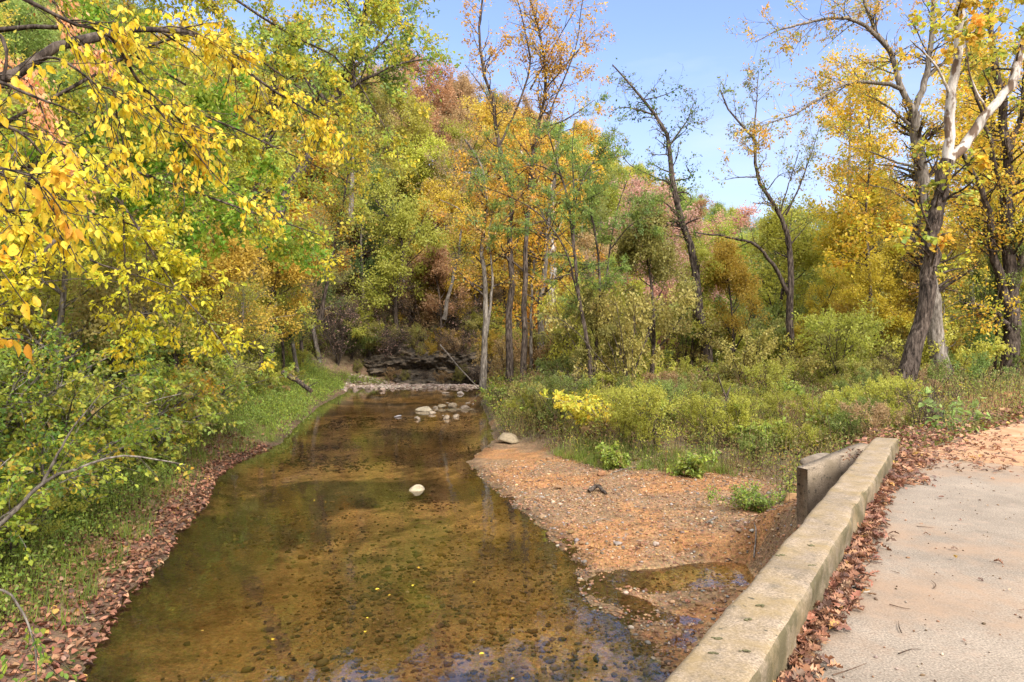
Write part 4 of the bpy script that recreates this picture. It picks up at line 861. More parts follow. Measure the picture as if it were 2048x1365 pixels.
def make(name, tb, cb, barkm, m2):
    root = empty(name, (0, 0, 0)); t = tb.build('trunk', [barkm], (0, 0, 0), root, smooth=True); c_ = cb.build('crown', [barkm, M_LEAF], (0, 0, 0), root); return root
def proto_shrub(seed, h=2.2, nl=2600, ls=.12, bare=False, stems=9):
    global rng; keep = rng; rng = np.random.default_rng(seed)
    n = stems; K = 7; d = rng.normal(size=(n, 2)) * .55; P = np.zeros((n, K, 3))
    for k in range(K):
        f = k / (K - 1); P[:, k, :2] = rng.normal(size=(n, 2)) * .03 + d * (h * f ** 1.3 * .7)[..., None] if np.ndim(f) else d * h * (f ** 1.3) * .7 + rng.normal(size=(n, 2)) * .04; P[:, k, 2] = -.1 + (h * rng.uniform(.8, 1.0) if k == K - 1 else h * f) * (1 - .12 * f * np.linalg.norm(d, axis=1))
    Rr = np.repeat(np.linspace(.022, .008, K)[None], n, 0); S1 = Batch(); tubes(S1, P, Rr, 5)
    B = Batch(); a = spawn(P, Rr, 60 if not bare else 110, t0=.15, ang=50, ln=h * .38, K=6, up=.1, wander=.35); b_ = spawn(*a, 220 if not bare else 620, t0=.1, ang=45, ln=h * .16, K=4)
    tubes(B, a[0], np.maximum(a[1], .005), 3); tubes(B, b_[0], np.maximum(b_[1], .004 if not bare else .007), 3)
    if nl: leafon(B, b_[0], nl, ls, .58, NEU, 'dia', 0, .2, .06, .5, clump=.2)
    rng = keep; return S1, B
TR = []
for k, (h, sp, nl, ls) in enumerate([(12, 4.0, 15000, .17), (14, 4.6, 17000, .18), (10, 4.2, 14000, .17), (12, 3.6, 6500, .14)]):
    tb, cb = proto_tree(500 + k, h, sp, nl, ls); r_ = make('hillside_tree', tb, cb, [M_BARK, M_GREYBARK][k % 2], M_LEAF); TR.append((r_, [False]))
SB = []
for k, (h, nl, ls, bare) in enumerate([(2.2, 4600, .085, False), (2.8, 5200, .09, False), (1.5, 3800, .08, False), (2.6, 500, .08, True)]):
    tb, cb = proto_shrub(600 + k, h, nl, ls, bare); root = empty('shrub', (0, 0, 0)); tb.build('stem', [M_BARK], (0, 0, 0), root); cb.build('foliage', [M_BARK, M_LEAF], (0, 0, 0), root); SB.append((root, [False]))
PLACED = []
def place(pr, name, loc, sc, col, info, rz=None, stretch=1.0):
    root, used = pr
    kids = list(root.children)
    if not used[0]: used[0] = True; o = root
    else:
        o = root.copy(); COL.objects.link(o)
        for ch in kids:
            c_ = ch.copy(); COL.objects.link(c_); c_.parent = o
    o.name = name; o.location = tuple(float(v) for v in loc); o.scale = (sc, sc, sc * stretch); o.rotation_euler = (rng.normal() * .05, rng.normal() * .05, rng.uniform(0, 6.28) if rz is None else rz)
    for ch in o.children: ch.color = (*col, 1)
    PLACED.append((o, info)); return o

CN = {'green': (.25,.31,.08), 'deep green': (.15,.21,.06), 'yellow green': (.45,.45,.08), 'golden': (.60,.43,.08), 'yellow': (.60,.48,.06), 'orange': (.56,.29,.05), 'tan': (.48,.33,.17), 'olive': (.37,.34,.10), 'russet': (.42,.24,.12), 'pink': (.56,.36,.27)}
# colour of the wood by where the crown shows: (px, py, [names])
ANCH = [(60,250,['green','yellow green']),(150,60,['green','golden']),(300,420,['green','yellow green','olive']),(450,300,['yellow green','golden','olive']),(600,420,['golden','orange','olive']),
        (620,120,['green','yellow green']),(760,60,['green','deep green']),(880,120,['green','deep green']),(850,240,['tan','russet']),(760,330,['green','olive','yellow green']),(760,420,['deep green','olive']),(930,330,['tan','yellow green','olive']),
        (880,420,['golden','yellow green','tan']),(960,240,['green','tan']),(1000,440,['golden','orange']),(1060,320,['golden','tan']),(1160,330,['golden','yellow','green']),(1250,400,['yellow green','yellow']),(1330,430,['yellow green','tan']),(1300,520,['pink']),(1260,470,['pink','tan']),(1350,560,['pink','russet']),(1420,450,['olive','green','yellow green']),(1550,480,['green','olive','yellow green']),
        (1680,420,['golden','orange','yellow']),(1750,350,['golden','orange']),(1800,480,['yellow','golden']),(1950,400,['golden','yellow','yellow green']),(2040,300,['yellow','yellow green']),(700,560,['tan','russet','olive']),(640,640,['olive','golden']),(880,600,['olive','tan']),(300,650,['green','yellow green','olive']),(100,800,['green','yellow green']),
        (1300,650,['yellow green','olive']),(1500,620,['yellow green','olive','green']),(1700,620,['olive','yellow green']),(1950,640,['yellow green','green'])]
AP = np.array([(a[0], a[1]) for a in ANCH], float)
def colour_at(px, py):
    d = np.hypot(AP[:, 0] - px, AP[:, 1] - py) + rng.uniform(0, 70, len(AP)); nm = ANCH[int(np.argmin(d))][2]; cn = nm[int(rng.integers(len(nm)))]
    return cn, tuple(np.clip(np.array(CN[cn]) * 1.18 * rng.uniform(.85, 1.2) * rng.uniform(.93, 1.07, 3), .01, .8))
def proj(x, y, z): return CX + F * x / y, HY - F * (z - CAMZ) / y
def poisson(n, cond, gen, rmin):
    pts = []
    for _ in range(n):
        x, y = gen()
        r_ = rmin(x, y)
        if all((x - a) ** 2 + (y - b2) ** 2 > r_ * r_ for a, b2 in pts) and cond(x, y): pts.append((x, y))
    return pts
A1 = lambda f, x, y: float(f(np.array([x]), np.array([y]))[0])
# hillside wood
def g1():
    y = 14 + 126 * rng.uniform() ** 1.25; return rng.uniform(-.85, .55) * y, y
pts = poisson(5200, lambda x, y: (not A1(right, x, y)) and A1(inw, x, y) > (3.0 if y < 46 else 2.0) and A1(inw, x, y) < 62, g1, lambda x, y: 2.3 + y * .016 + (.9 if y > 85 else 0))
nt_ = 0
for x, y in pts:
    z = A1(H, x, y); sc = rng.uniform(.75, 1.2) * (1 if y > 25 else .7); k = int(rng.choice(4, p=[.32, .3, .26, .12]))
    if y < 50: sc *= .66
    if 22 < y < 47 and A1(inw, x, y) < 6.5: continue
    h = [12, 14, 10, 12][k] * sc; px, py = proj(x, y, z + h * .68)
    if px < -250 or px > 2300: continue
    # the ridge line drops from upper left to centre right
    tx, ty = proj(x, y, z + h); lim_y = np.interp(px, [500, 780, 860, 930, 1050, 1150, 1250, 1330, 1420, 1520, 1700], [-400, -60, 90, 180, 240, 260, 330, 385, 420, 440, 440])
    if ty < lim_y:
        h2 = CAMZ + (HY - lim_y) / F * y - z
        if h2 < 5: continue
        sc *= h2 / h; h = h2; px, py = proj(x, y, z + h * .68)
    cn, col = colour_at(px, py)
    place(TR[k], 'hillside_tree', (x, y, z), sc, col, ('hill', cn, px, py, y, k)); nt_ += 1
# wood beyond the floodplain at right
def g2():
    y = rng.uniform(40, 115); return rng.uniform(.12, .86) * y, y
pts = poisson(1200, lambda x, y: bool(A1(right, x, y)) and A1(inw, x, y) > 1.5 and A1(inr, x, y) > 3, g2, lambda x, y: 3.6 + y * .02)
for x, y in pts:
    z = A1(H, x, y); px0 = CX + F * x / y; lim_y = np.interp(px0, [1050, 1250, 1400, 1650, 1750, 1900, 2200], [300, 340, 430, 420, 330, 270, 150])
    k = int(rng.choice(4, p=[.3, .25, .33, .12])); H0 = [12, 14, 10, 12][k]; hmax = CAMZ + (HY - lim_y) / F * y - z; sc = min(rng.uniform(.6, 1.15), hmax / H0)
    if sc * H0 < 4: continue
    px, py = proj(x, y, z + H0 * sc * .68); cn, col = colour_at(px, py)
    place(TR[k], 'woodland_tree', (x, y, z), sc, col, ('flat', cn, px, py, y, k))
for px, py, y, hh, k, cn in [(600,600,27,6.0,3,'golden'),(665,600,31,7,2,'golden'),(520,640,26,4.5,3,'yellow green'),(560,640,33,8,1,'yellow green'),(720,640,37,7,0,'green'),(455,620,24,6,2,'golden'),(380,700,21,5.5,2,'yellow green'),(800,560,56,6,3,'tan'),(860,560,57,6,0,'golden'),(905,560,56,6,2,'golden'),(750,600,42,8,2,'deep green'),(700,560,40,9,3,'tan')]:
    x = (px - CX) / F * y
    while A1(inw, x, y) < 2.2: x -= .3
    z = A1(H, x, y); sc = hh / [12, 14, 10, 12][k]; col = tuple(np.array(CN[cn]) * rng.uniform(1.0, 1.2))
    q1, q2 = proj(x, y, z + hh * .6); place(TR[k], 'hillside_tree', (x, y, z), sc, col, ('hill', cn, q1, q2, y, k))
for k_, (x, cn) in enumerate([(-12.2,'green'),(-11,'olive'),(-9.9,'tan'),(-8.6,'bare'),(-7.4,'olive'),(-6.2,'golden'),(-5.0,'tan'),(-3.9,'bare'),(-2.7,'olive'),(-1.5,'golden'),(-.2,'yellow green')]):
    y = 51.9 + .4 * (k_ % 3); z = max(A1(H, x, y), -.6); q1, q2 = proj(x, y, z + 1.4); k = 3 if cn == 'bare' else k_ % 3
    place(SB[k], 'bare_shrub' if cn == 'bare' else 'shrub', (x, y, z), 1.15, (.40,.25,.20) if cn == 'bare' else CN[cn], ('slope', cn, q1, q2, y, k))
for k_ in range(9):
    x = -11.5 + k_ * 1.25; y = 50.6 + .2 * (k_ % 2); k = [0, 3, 2][k_ % 3]; cn = ['olive', 'bare', 'tan'][k_ % 3]; z = max(A1(H, x, y), -2.0); q1, q2 = proj(x, y, z + .8)
    place(SB[k], 'bare_shrub' if k == 3 else 'shrub', (x, y, z), rng.uniform(.4, .75), (.42, .30, .2) if k == 3 else tuple(np.array(CN[cn]) * .9), ('slope', cn, q1, q2, y, k))
for k_ in range(46):
    y = rng.uniform(50, 66); x = rng.uniform(-19, 1) * y / 50
    if A1(inw, x, y) < 1.6 or A1(right, x, y): continue
    z = A1(H, x, y); k = [3, 3, 0, 1, 3, 2][k_ % 6]; cn = 'bare' if k == 3 else ['tan', 'golden', 'olive', 'yellow green'][int(rng.integers(4))]; q1, q2 = proj(x, y, z + 1.4)
    place(SB[k], 'bare_shrub' if cn == 'bare' else 'shrub', (x, y, z), rng.uniform(1.1, 1.8), (.52,.33,.27) if cn == 'bare' else CN[cn], ('slope', cn, q1, q2, y, k))
for k_ in range(34):
    y = rng.uniform(23, 36); px = rng.uniform(1120, 1990); x = (px - CX) / F * y
    if 1225 < px < 1380 and k_ % 4: continue
    if (1320 < px < 1500 and y < 32) or (1500 < px < 1680 and y < 33) or (1740 < px < 1990 and y < 27): continue
    if A1(inr, x, y) < 3.4 or A1(inbar, x, y) < 3: continue
    if any(a_ < px < b2 and y < d_ for a_, b2, d_ in ((1370, 1455, 32.5), (1545, 1620, 33.5), (1810, 1900, 25.5), (1965, 2090, 27.5))): continue
    z = A1(H, x, y); k = int(rng.choice([0, 2, 3])); hh = rng.uniform(3.2, 6.0); cn = ['yellow green', 'yellow green', 'yellow', 'olive', 'green', 'golden'][int(rng.integers(6))]; q1, q2 = proj(x, y, z + hh * .68)
    place(TR[k], 'sapling', (x, y, z), hh / [12, 14, 10, 12][k], tuple(np.array(CN[cn]) * rng.uniform(.9, 1.15)), ('sapling', cn, q1, q2, y, k), stretch=1.15)
# shrubs on the slope
def g3():
    y = 8 + 70 * rng.uniform() ** 1.1; return rng.uniform(-.85, .1) * y - 1, y
pts = poisson(3800, lambda x, y: (not A1(right, x, y)) and A1(inw, x, y) > 2.2 + (1.4 if y < 20 else (2.2 if 24 < y < 47 else 0)) and A1(inw, x, y) < 32, g3, lambda x, y: 1.15 + y * .035)
for x, y in pts:
    z = A1(H, x, y); px, py = proj(x, y, z + 1.3); bare = 480 < px < 960 and py > 380 and rng.uniform() < .42
    k = 3 if bare else int(rng.integers(0, 3)); cn, col = colour_at(px, py)
    if bare: cn, col = 'bare', (.40, .25, .20)
    place(SB[k], 'bare_shrub' if bare else 'shrub', (x, y, z), rng.uniform(.8, 1.4) * (.75 if y < 14 else 1), col, ('slope', cn, px, py, y, k))
# knee to waist high brush between the gravel and the trees, and along the left bank
def g5():
    y = rng.uniform(15.5, 33); return rng.uniform(-.06, .62) * y, y
pts = poisson(1500, lambda x, y: bool(A1(right, x, y)) and A1(inw, x, y) > .6 and A1(inbar, x, y) > .7 and A1(inr, x, y) > 1.6, g5, lambda x, y: .35 + y * .022)
for x, y in pts:
    z = A1(H, x, y); px, py = proj(x, y, z + .5); k = int(rng.choice([0, 1, 2, 3], p=[.33, .25, .34, .08])); cn = ['olive', 'yellow green', 'green', 'yellow green', 'yellow green', 'green', 'tan'][int(rng.integers(7))]; col = CN[cn]
    if k == 3: cn, col = 'bare', (.42, .28, .19)
    place(SB[k], 'bare_shrub' if k == 3 else 'bank_shrub', (x, y, z), rng.uniform(.26, .55), tuple(np.array(col) * rng.uniform(.85, 1.3)), ('brush', cn, px, py, y, k), stretch=rng.uniform(.9, 1.4))
def g6():
    y = rng.uniform(8, 42); return rng.uniform(-.8, -.1) * y, y
pts = poisson(900, lambda x, y: (not A1(right, x, y)) and 1.7 < A1(inw, x, y) < 5.5, g6, lambda x, y: .5 + y * .025)
for x, y in pts:
    z = A1(H, x, y); px, py = proj(x, y, z + .4); k = int(rng.integers(0, 3)); cn = ['green', 'yellow green', 'olive', 'green', 'yellow green'][int(rng.integers(5))]
    place(SB[k], 'bank_shrub', (x, y, z), rng.uniform(.25, .5) if y < 24 else rng.uniform(.35, .7), tuple(np.array(CN[cn]) * rng.uniform(.75, 1.1)), ('leftbrush', cn, px, py, y, k))
# thicket on the right
def g4():
    y = rng.uniform(20, 56); return rng.uniform(-.02, .85) * y, y
pts = poisson(2600, lambda x, y: bool(A1(right, x, y)) and A1(inw, x, y) > 1.0 and A1(inbar, x, y) > 3.5 and A1(inr, x, y) > 3.6, g4, lambda x, y: .95 + y * .028)
for x, y in pts:
    px, py = proj(x, y, 0)
    if any(a_ < px < b2 and y < d_ for a_, b2, d_ in ((955, 1120, 38.5), (1130, 1245, 26.5), (1345, 1470, 32.5), (1520, 1650, 33.5), (1720, 1940, 25.5), (1955, 2090, 27.5))): continue
    z = A1(H, x, y); px, py = proj(x, y, z + 1.6); bare = rng.uniform() < (.2 if 1200 < px < 1420 else .05)
    k = 3 if bare else int(rng.integers(0, 3)); cn, col = colour_at(px, min(py, 640))
    if bare: cn, col = 'bare', (.36, .25, .17)
    place(SB[k], 'bare_shrub' if bare else 'shrub', (x, y, z), rng.uniform(.8, 1.25) * (.6 if y < 24 else (1 if y < 32 else 1.3)), col, ('thicket', cn, px, py, y, k), stretch=rng.uniform(1, 1.4))
print('PLACED', len(PLACED), nt_)

# labels by landmark
LM = [(-9999, 'near the left edge'), (250, 'beneath the overhanging branches'), (480, 'around the leaning trunks'), (700, 'left of the bend grove'), (960, 'behind the bend grove'), (1115, 'behind the feathery mimosas'), (1280, 'by the vine draped tree'), (1450, 'by the crooked dark tree'), (1650, 'left of the big sycamore'), (1840, 'right of the big sycamore')]
ORD = ['leftmost', 'second from left', 'third from left', 'fourth from left', 'fifth from left', 'sixth from left', 'seventh from left', 'eighth from left', 'ninth from left', 'tenth from left']
bylab = {}
for o, (zone, cn, px, py, y, k) in PLACED:
    lm = [t_ for a_, t_ in LM if px >= a_][-1]
    dist = 'near' if y < 22 else ('midway' if y < 40 else ('far' if y < 70 else 'distant'))
    what = {'hill': 'tree', 'flat': 'tree', 'slope': 'shrub', 'thicket': 'shrub', 'sapling': 'sapling', 'brush': 'bush', 'leftbrush': 'bush'}[zone]
    form = (['broad', 'tall', 'low crowned', 'thin leaved'] if what in ('tree', 'sapling') else ['rounded', 'tall', 'low', 'twiggy'])[k]
    lab = f"{dist} {form} {cn} {what} {lm}"
    bylab.setdefault(lab, []).append((px, o))
    tag(o, None, what, {'hill': 'trees of the wooded hillside', 'flat': 'trees beyond the floodplain', 'slope': 'shrubs on the left slope', 'thicket': 'shrubs of the right thicket', 'sapling': 'thin saplings on the right bank', 'brush': 'bushes behind the gravel bar', 'leftbrush': 'bushes along the left shore'}[zone])
for lab, L in bylab.items():
    L.sort(key=lambda t_: t_[0])
    for q, (px, o) in enumerate(L): o['label'] = lab if len(L) == 1 else f"{lab}, {ORD[min(q, 9)]}"

# ---------------------------------------------------------------- left foreground shrubs (own shapes)
FG = [((.16,.27,.05), 4), ((.30,.36,.05), 4), ((.46,.46,.06), 2.5), ((.08,.15,.03), 2.5), ((.62,.40,.05), .7), ((.50,.30,.06), .4)]
def fgshrub(label, bx, by, h, lean, n=9, nl=2600, ls=.075, palette=FG, name='leafy_shrub', sp=.55):
    z = A1(H, bx, by); root = empty(name, (bx, by, z)); tag(root, label, 'shrub', None)
    K = 9; d = rng.normal(size=(n, 2)) * sp * .6 + np.array(lean); P = np.zeros((n, K, 3)); Rr = np.repeat(np.linspace(.022, .005, K)[None], n, 0) * h / 2
    hh_ = h * rng.uniform(.6, 1.1, n)
    for k in range(K):
        f = k / (K - 1); P[:, k, :2] = d * (hh_ * f ** 1.5)[:, None] + rng.normal(size=(n, 2)) * .02; P[:, k, 2] = -.08 + hh_ * (f - .28 * f ** 3)
    S1 = Batch(); tubes(S1, P, Rr, 6); S1.build('stem', [M_GREYBARK], (0, 0, 0), root, smooth=True)
    B = Batch(); a = spawn(P, Rr, n * 9, t0=.15, ang=50, ln=h * .36, K=6, up=-.05, wander=.3); b_ = spawn(*a, n * 34, t0=.1, ang=45, ln=h * .15, K=4)
    tubes(B, a[0], np.maximum(a[1], .003), 3); tubes(B, b_[0], np.maximum(b_[1], .002), 3)
    leafon(B, b_[0], nl, ls, .62, palette, 'leaf', 0, .3, .03, .55, clump=.2)
    B.build('foliage', [M_GREYBARK, M_LEAF], (0, 0, 0), root); return root
fgshrub('green and yellow leafy shrub leaning over the left shore nearest the bridge', -7.2, 8.8, 2.0, (.10, .0), 10, 3000)
fgshrub('leafy shrub with arching grey stems halfway along the left shore', -7.9, 11.4, 2.5, (.16, .0), 11, 3800)
fgshrub('tall yellow green shrub behind the arching grey stemmed one', -9.6, 12.6, 3.2, (.15, -.1), 12, 4400)
fgshrub('dense shrub with mixed green and gold leaves on the left slope', -9.6, 15.2, 3.0, (.2, -.1), 12, 4600, .085)
fgshrub('shrub with orange tipped twigs reaching toward the water', -9.8, 18.2, 2.6, (.25, 0), 11, 3600, .09, [(YG, 3), (GO, 3), (OR, 2), (LG, 2)])
fgshrub('dark green shrub at the far left of the shore', -8.6, 9.8, 2.6, (.0, 0), 10, 3600, .075, [((.10,.18,.04), 4), ((.2,.3,.05), 3), (YG, 2)])
fgshrub('pale green shrub high on the left bank', -11.4, 15.5, 3.4, (.2, -.1), 12, 4200, .09)
fgshrub('bushy olive shrub up the slope under the yellow sprays', -11.5, 19.5, 3.2, (.2, -.2), 12, 4200, .10, [(OL, 3), (YG, 3), (GO, 1), (GR, 2)])
fgshrub('yellow leaved low shrub on the left bank upstream', -11.0, 24.0, 2.6, (.2, -.1), 11, 3400, .11, [(YG, 3), (YE, 2), (OL, 2)])
fgshrub('low green shrub rooted beside the litter covered shore', -6.5, 7.4, 1.0, (.0, .0), 8, 1700, .06, [((.10,.20,.04), 4), (LG, 3), (YG, 2)])
for lb, bx, by, h_ in [('shrub with arching olive sprays over the left shore midway', -8.9, 13.6, 2.7), ('broad green and gold shrub overhanging the left shore behind the olive one', -9.0, 16.6, 2.9), ('loose yellow green shrub above the shoreline grass', -9.6, 20.5, 2.6), ('tan and green shrub on the left bank before the mossy log', -10.6, 22.8, 2.4), ('wide shrub of small gold leaves above the left bank bend', -12.6, 27.5, 2.9)]:
    fgshrub(lb, bx, by, h_, (.32, -.05), 12, 4200, .075 + by * .0012, [(YG, 4), (LG, 3), ((.5, .46, .07), 3), (OL, 2), (TN, 1)], sp=.8)
for lb, pts_, r_ in [('thin dark trunk leaning right, leftmost on the left slope', [(285, 640, 19), (300, 520, 19), (322, 380, 19.3), (350, 200, 19.6)], .10), ('thin crooked dark trunk on the slope between the thin leaning one and the hickory', [(395, 600, 24), (405, 480, 24), (400, 360, 24.2), (425, 220, 24.5)], .12),
        ('grey slim trunk high on the slope right of the leaning oak', [(700, 450, 44), (702, 400, 44), (706, 330, 44), (703, 250, 44)], .18), ('dark slender trunk low on the slope above the left bank', [(640, 640, 34), (655, 560, 34), (678, 450, 34.3), (700, 330, 34.5)], .10), ('short pale leaning trunk on the slope left of the bluff', [(888, 640, 48), (900, 580, 48), (915, 520, 48), (925, 440, 48)], .14)]:
    tree('slope_tree', lb, 'tree', [(pts_, r_, r_ * .4)], [dict(n=34, t0=.35, ang=55, ln=2.0, up=.1, K=6, rscale=.4), dict(n=240, t0=.15, ang=45, ln=.8, K=5)], [(2, dict(n=3200, size=.13, asp=.6, palette=[(YG, 4), (GO, 3), (TN, 2), (OL, 2)], spread=.12, clump=.5))], barkm=M_GREYBARK if 'pale' in lb or 'grey' in lb else M_BARK, group='thin trunks on the left slope')
# bare grey leaning stem across the lower left
tree('leaning_sapling', 'bare grey sapling leaning over the herbs at the lower left', 'tree',
 [([(-60,1090,8.5),(0,1052,8.5),(60,990,8.6),(100,955,8.7),(160,935,8.8),(230,912,9),(300,918,9.2),(370,930,9.4)], .032, .006),
  ([(85,968,8.7),(120,900,8.7),(150,850,8.7),(200,790,8.8)], .02, .005), ([(-100,1210,6.3),(0,1180,6.3),(45,1225,6.3),(70,1300,6.3),(72,1380,6.3)], .014, .006)],
 [dict(n=26, t0=.4, ang=45, ln=.55, K=5, rscale=.4)], [(1, dict(n=160, size=.07, asp=.6, palette=FG, shape='leaf', spread=.03))], barkm=M_GREYBARK, flare=1)
# yellow-leaved bush at the creek corner, broadleaf plant by the road
x0, y0 = at_px(1205, 880, -1.5)
fgshrub('low spreading bush with big clear yellow leaves beside the creek corner', x0, y0, 1.6, (0, -.05), 12, 1500, .125, [((.60,.52,.07), 5), ((.42,.46,.07), 3), (GO, 1)], 'yellow_leaved_bush', .95)
x0, y0 = at_px(1505, 1015, -1.65)
fgshrub('small green bush growing on the gravel bar before the wing wall', x0, y0, .62, (0, 0), 16, 2600, .045, [(LG, 4), (YG, 3), (GR, 2), ((.4,.2,.12), .7)], 'small_bush', 1.1)
x0, y0 = at_px(1905, 870, -.3)
fgshrub('pale green plant with large leaves beside the bend of the dirt road', x0, y0, 1.15, (0, 0), 6, 170, .13, [((.24,.34,.10), 5), ((.32,.40,.11), 2)], 'broadleaf_plant', .35)
for px, py, z_, h_, lb in [(1235,925,-1.6,.6,'small bright green bush at the left of the gravel bar top'), (1380,945,-1.6,.7,'bright weedy bush in the middle above the gravel bar'), (1500,900,-1.3,.9,'leafy green bush on the bank above the wing wall'), (1555,830,-1,1.3,'light green bush below the crooked dark tree'), (1330,880,-1.4,1.0,'brownish green bush behind the gravel bar'), (1700,850,-.6,.9,'low bush between the curb end and the woods'), (1090,840,-1.3,1.1,'dark leaved bush on the bank below the grove'), (1930,760,-.1,1.6,'green shrub at the foot of the forked tree'), (1015,800,-1.3,1.0,'green bush at the foot of the dark slim trunk')]:
    x0, y0 = at_px(px, py, z_); fgshrub(lb, x0, y0, h_, (0, 0), 9, 1700, .05 + y0 * .0022, [(LG, 3), (YG, 4), (OL, 2), (BR, .7)], 'bank_bush', .8)

# ---------------------------------------------------------------- rock bluff, logs, sticks
nu, nv = 260, 46
uu = np.linspace(0, 1, nu); vv = np.linspace(0, 1, nv); U, Vv = np.meshgrid(uu, vv, indexing='ij')
bx = -12.2 + 12.4 * U; top = -1.25 + 1.6 * np.sin(np.pi * np.clip(U * 1.05, 0, 1)) ** .5 + 1.8 * fbm(U * 9, U * 0, 1, 3, 95)
bz = -2.2 + (top + 2.2) * Vv
strata = np.floor(bz * 2.6 + fbm(bx, bz, .5, 3, 97) * 3) ; st = (np.sin(strata * 12.9898) * 43758.5453) % 1.0
by = 50.6 + .9 * Vv * 1.5 - .8 * np.sin(np.pi * U) * 0 + (st - .5) * .32 + fbm(bx, bz * 2, .5, 5, 98) * 3.2 + fbm(bx, bz * 2.5, 2.1, 4, 99) * .9 - .05 * (bx + 6) * 0
by = by + np.maximum(0, (bx + 3)) * .35
V = np.stack([bx, by, bz], -1); Vb = V.copy(); Vb[..., 1] = 54.5; 
i = np.arange(nu * nv).reshape(nu, nv); f = np.stack([i[:-1, :-1], i[1:, :-1], i[1:, 1:], i[:-1, 1:]], -1).reshape(-1, 4); n0 = nu * nv
e = i[:, -1]; f2 = np.stack([e[:-1], e[1:], e[1:] + n0, e[:-1] + n0], -1); e = i[0]; f3 = np.stack([e[1:], e[:-1], e[:-1] + n0, e[1:] + n0], -1); e = i[-1]; f4 = np.stack([e[:-1], e[1:], e[1:] + n0, e[:-1] + n0], -1)
o = link('rock_bluff', np.concatenate([V.reshape(-1, 3), Vb.reshape(-1, 3)]), [f, f2, f3, f4], M_BLUFF, tint=np.ones((2 * n0, 3)))
tag(o, 'dark layered rock bluff rising behind the creek bend', 'rock face')

def log(name, label, pts, r0, r1, m, cat='log'):
    W = curve(np.array(pts), 14); W[1:-1] += rng.normal(size=(12, 3)) * r0 * .12; base = W[0].copy(); root = None
    B = Batch(); Rr = np.linspace(r0, r1, 14)[None]; Wt = W[None]
    tubes(B, Wt, Rr, 9, bump=.08)
    for e_, r_, fl in ((0, r0, 1), (-1, r1, 0)):
        t_ = nrm(W[1] - W[0]) if e_ == 0 else nrm(W[-1] - W[-2]); s2 = -1 if e_ == 0 else 1
        tubes(B, np.array([[W[e_], W[e_] + t_ * s2 * r_ * .15]]), np.array([[r_, .001]]), 9, (1.2, 1.1, .9))
    q = spawn(Wt, Rr, 5, ang=60, ln=r0 * 5, K=4, rscale=.3); tubes(B, q[0], q[1], 4)
    o = B.build(name, [m], base); o.location = tuple(base); tag(o, label, cat); return o
def gp(px, py, z, dz=0.): 
    x_, y_ = at_px(px, py, z); return (x_, y_, max(A1(H, x_, y_), -2.0) + dz)
log('fallen_log', 'grey weathered log lying in the weeds left of the crooked dark tree', [gp(1432, 822, -.9, .25), gp(1460, 818, -.9, .22), gp(1500, 820, -.9, .22)], .16, .12, M_GREYBARK)
log('fallen_log', 'mossy log propped on the left bank upstream', [pw(566, 745, 27), pw(598, 765, 26.6), pw(622, 782, 26)], .11, .08, M_BARK)
log('fallen_log', 'long pale log half hidden in weeds below the sycamore', [gp(1690, 815, -.6, .2), gp(1740, 812, -.6, .2), gp(1800, 806, -.6, .2)], .11, .08, M_GREYBARK)
log('driftwood', 'small dark driftwood chunk on the gravel bar', [gp(1178, 985, -1.85, .04), gp(1195, 983, -1.85, .09), gp(1212, 992, -1.85, .03)], .05, .03, M_BARK, 'driftwood')
log('stump', 'dark rotten root clump in the weeds below the grey log', [gp(1438, 850, -1.0, .02), gp(1445, 843, -1.0, .3), gp(1460, 838, -1.0, .35)], .30, .16, M_BARK, 'stump')
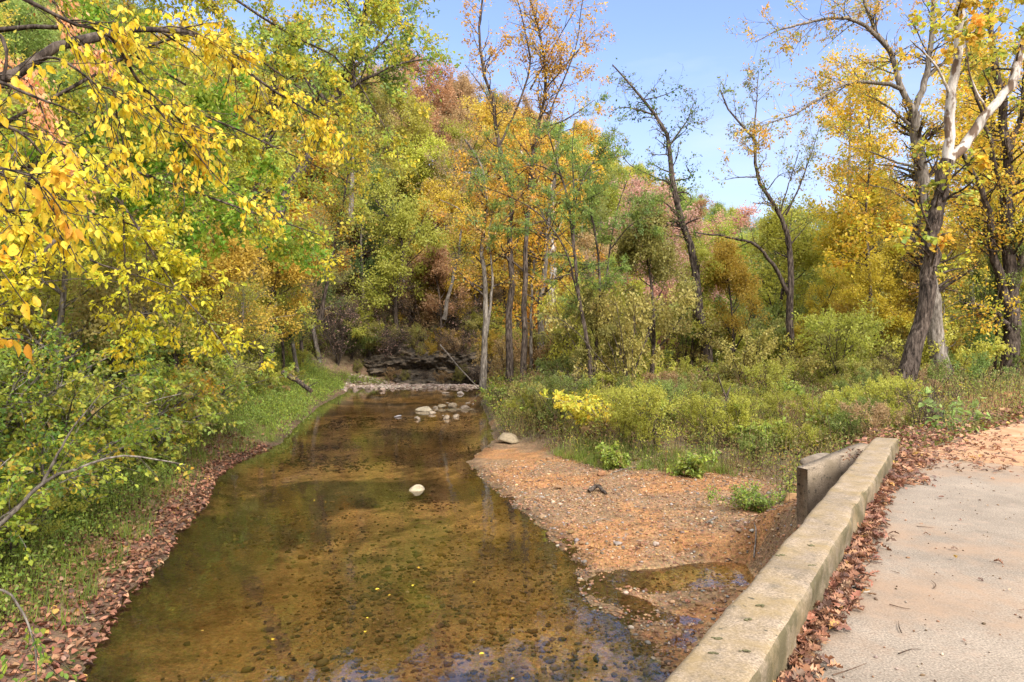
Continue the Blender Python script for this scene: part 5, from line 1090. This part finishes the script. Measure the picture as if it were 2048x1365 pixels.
for a_, b2, c2, r_, lb in [((1225,955,-1.85),(1250,953,-1.85),(1275,950,-1.85),.012,'thin twig lying across the top of the gravel bar'), ((1185,1048,-1.93),(1205,1045,-1.93),(1225,1048,-1.93),.010,'short stick near the waterline of the gravel bar'), ((1412,1050,-1.75),(1425,1045,-1.75),(1435,1040,-1.75),.022,'grey stick on the clay left of the small bush'),
       ((1508,1118,-1.85),(1512,1105,-1.85),(1508,1095,-1.85),.014,'crooked pale stick beside the curb above the pool'), ((855,755,-.9),(905,735,-.5),(958,775,-1.9),.06,'bare fallen branch leaning from the bluff to the water')]:
    log('stick', lb, [gp(*a_, .03), gp(*b2, .05), gp(*c2, .03)] if r_ < .05 else [pw(880, 690, 47), pw(918, 735, 46), pw(962, 782, 44)], r_, r_ * .5, M_GREYBARK, 'stick')
# twigs on the deck
for (px, py, L2, a_) in [(1865,1170,.20,-.5),(1760,1098,.24,-.25),(1695,1245,.22,-.7),(1800,1255,.18,-.6),(1820,1305,.16,-.2),(1800,1215,.14,.3),(1850,1055,.12,.2),(1790,1145,.10,-.9),(1700,1340,.25,-.3)]:
    x0, y0 = at_px(px, py, .004); a_ = a_ * 2.2 + rng.normal() * .5; L2 *= rng.uniform(.5, 1.3)
    W = np.array([[x0 - L2 / 2 * math.cos(a_), y0 + L2 / 2 * math.sin(a_), .008], [x0 + rng.normal() * .012, y0 + rng.normal() * .012, .010], [x0 + L2 / 2 * math.cos(a_), y0 - L2 / 2 * math.sin(a_), .008]])
    B = Batch(); tubes(B, curve(W, 7)[None], np.linspace(.0032, .0012, 7)[None], 5, (1.6, 1.3, 1.1)); o = B.build('twig', [M_BARK], W[1]); o.location = tuple(W[1])
    tag(o, 'thin dry twig lying on the dusty bridge deck', 'twig', 'twigs on the bridge deck')
# small moss clumps on the curb top and dark scraps
for (px, py) in [(1622,1092),(1622,1132),(1523,1212),(1435,1278),(1493,1302),(1424,1307),(1562,1112),(1494,1240)]:
    h_ = CAMZ - .252; d_ = h_ * F / (py - HY); x0, y0 = (px - CX) / F * d_, d_; B = Batch(); n = 9
    for q in range(n):
        V = IV1 * np.array([.010, .006, .004]) * rng.uniform(.5, 1.3) * (1 + rng.uniform(-.25, .25, (len(IV1), 1))) + np.array([x0 + rng.normal() * .012, y0 + rng.normal() * .006, .254]); B.add(V, IF1, (.11, .10, .05), 0)
    o = B.build('moss_clump', [M_STONE], (x0, y0, .25)); o.location = (x0, y0, .25); tag(o, 'tiny dark moss clump growing on top of the curb', 'moss', 'moss clumps on the curb')
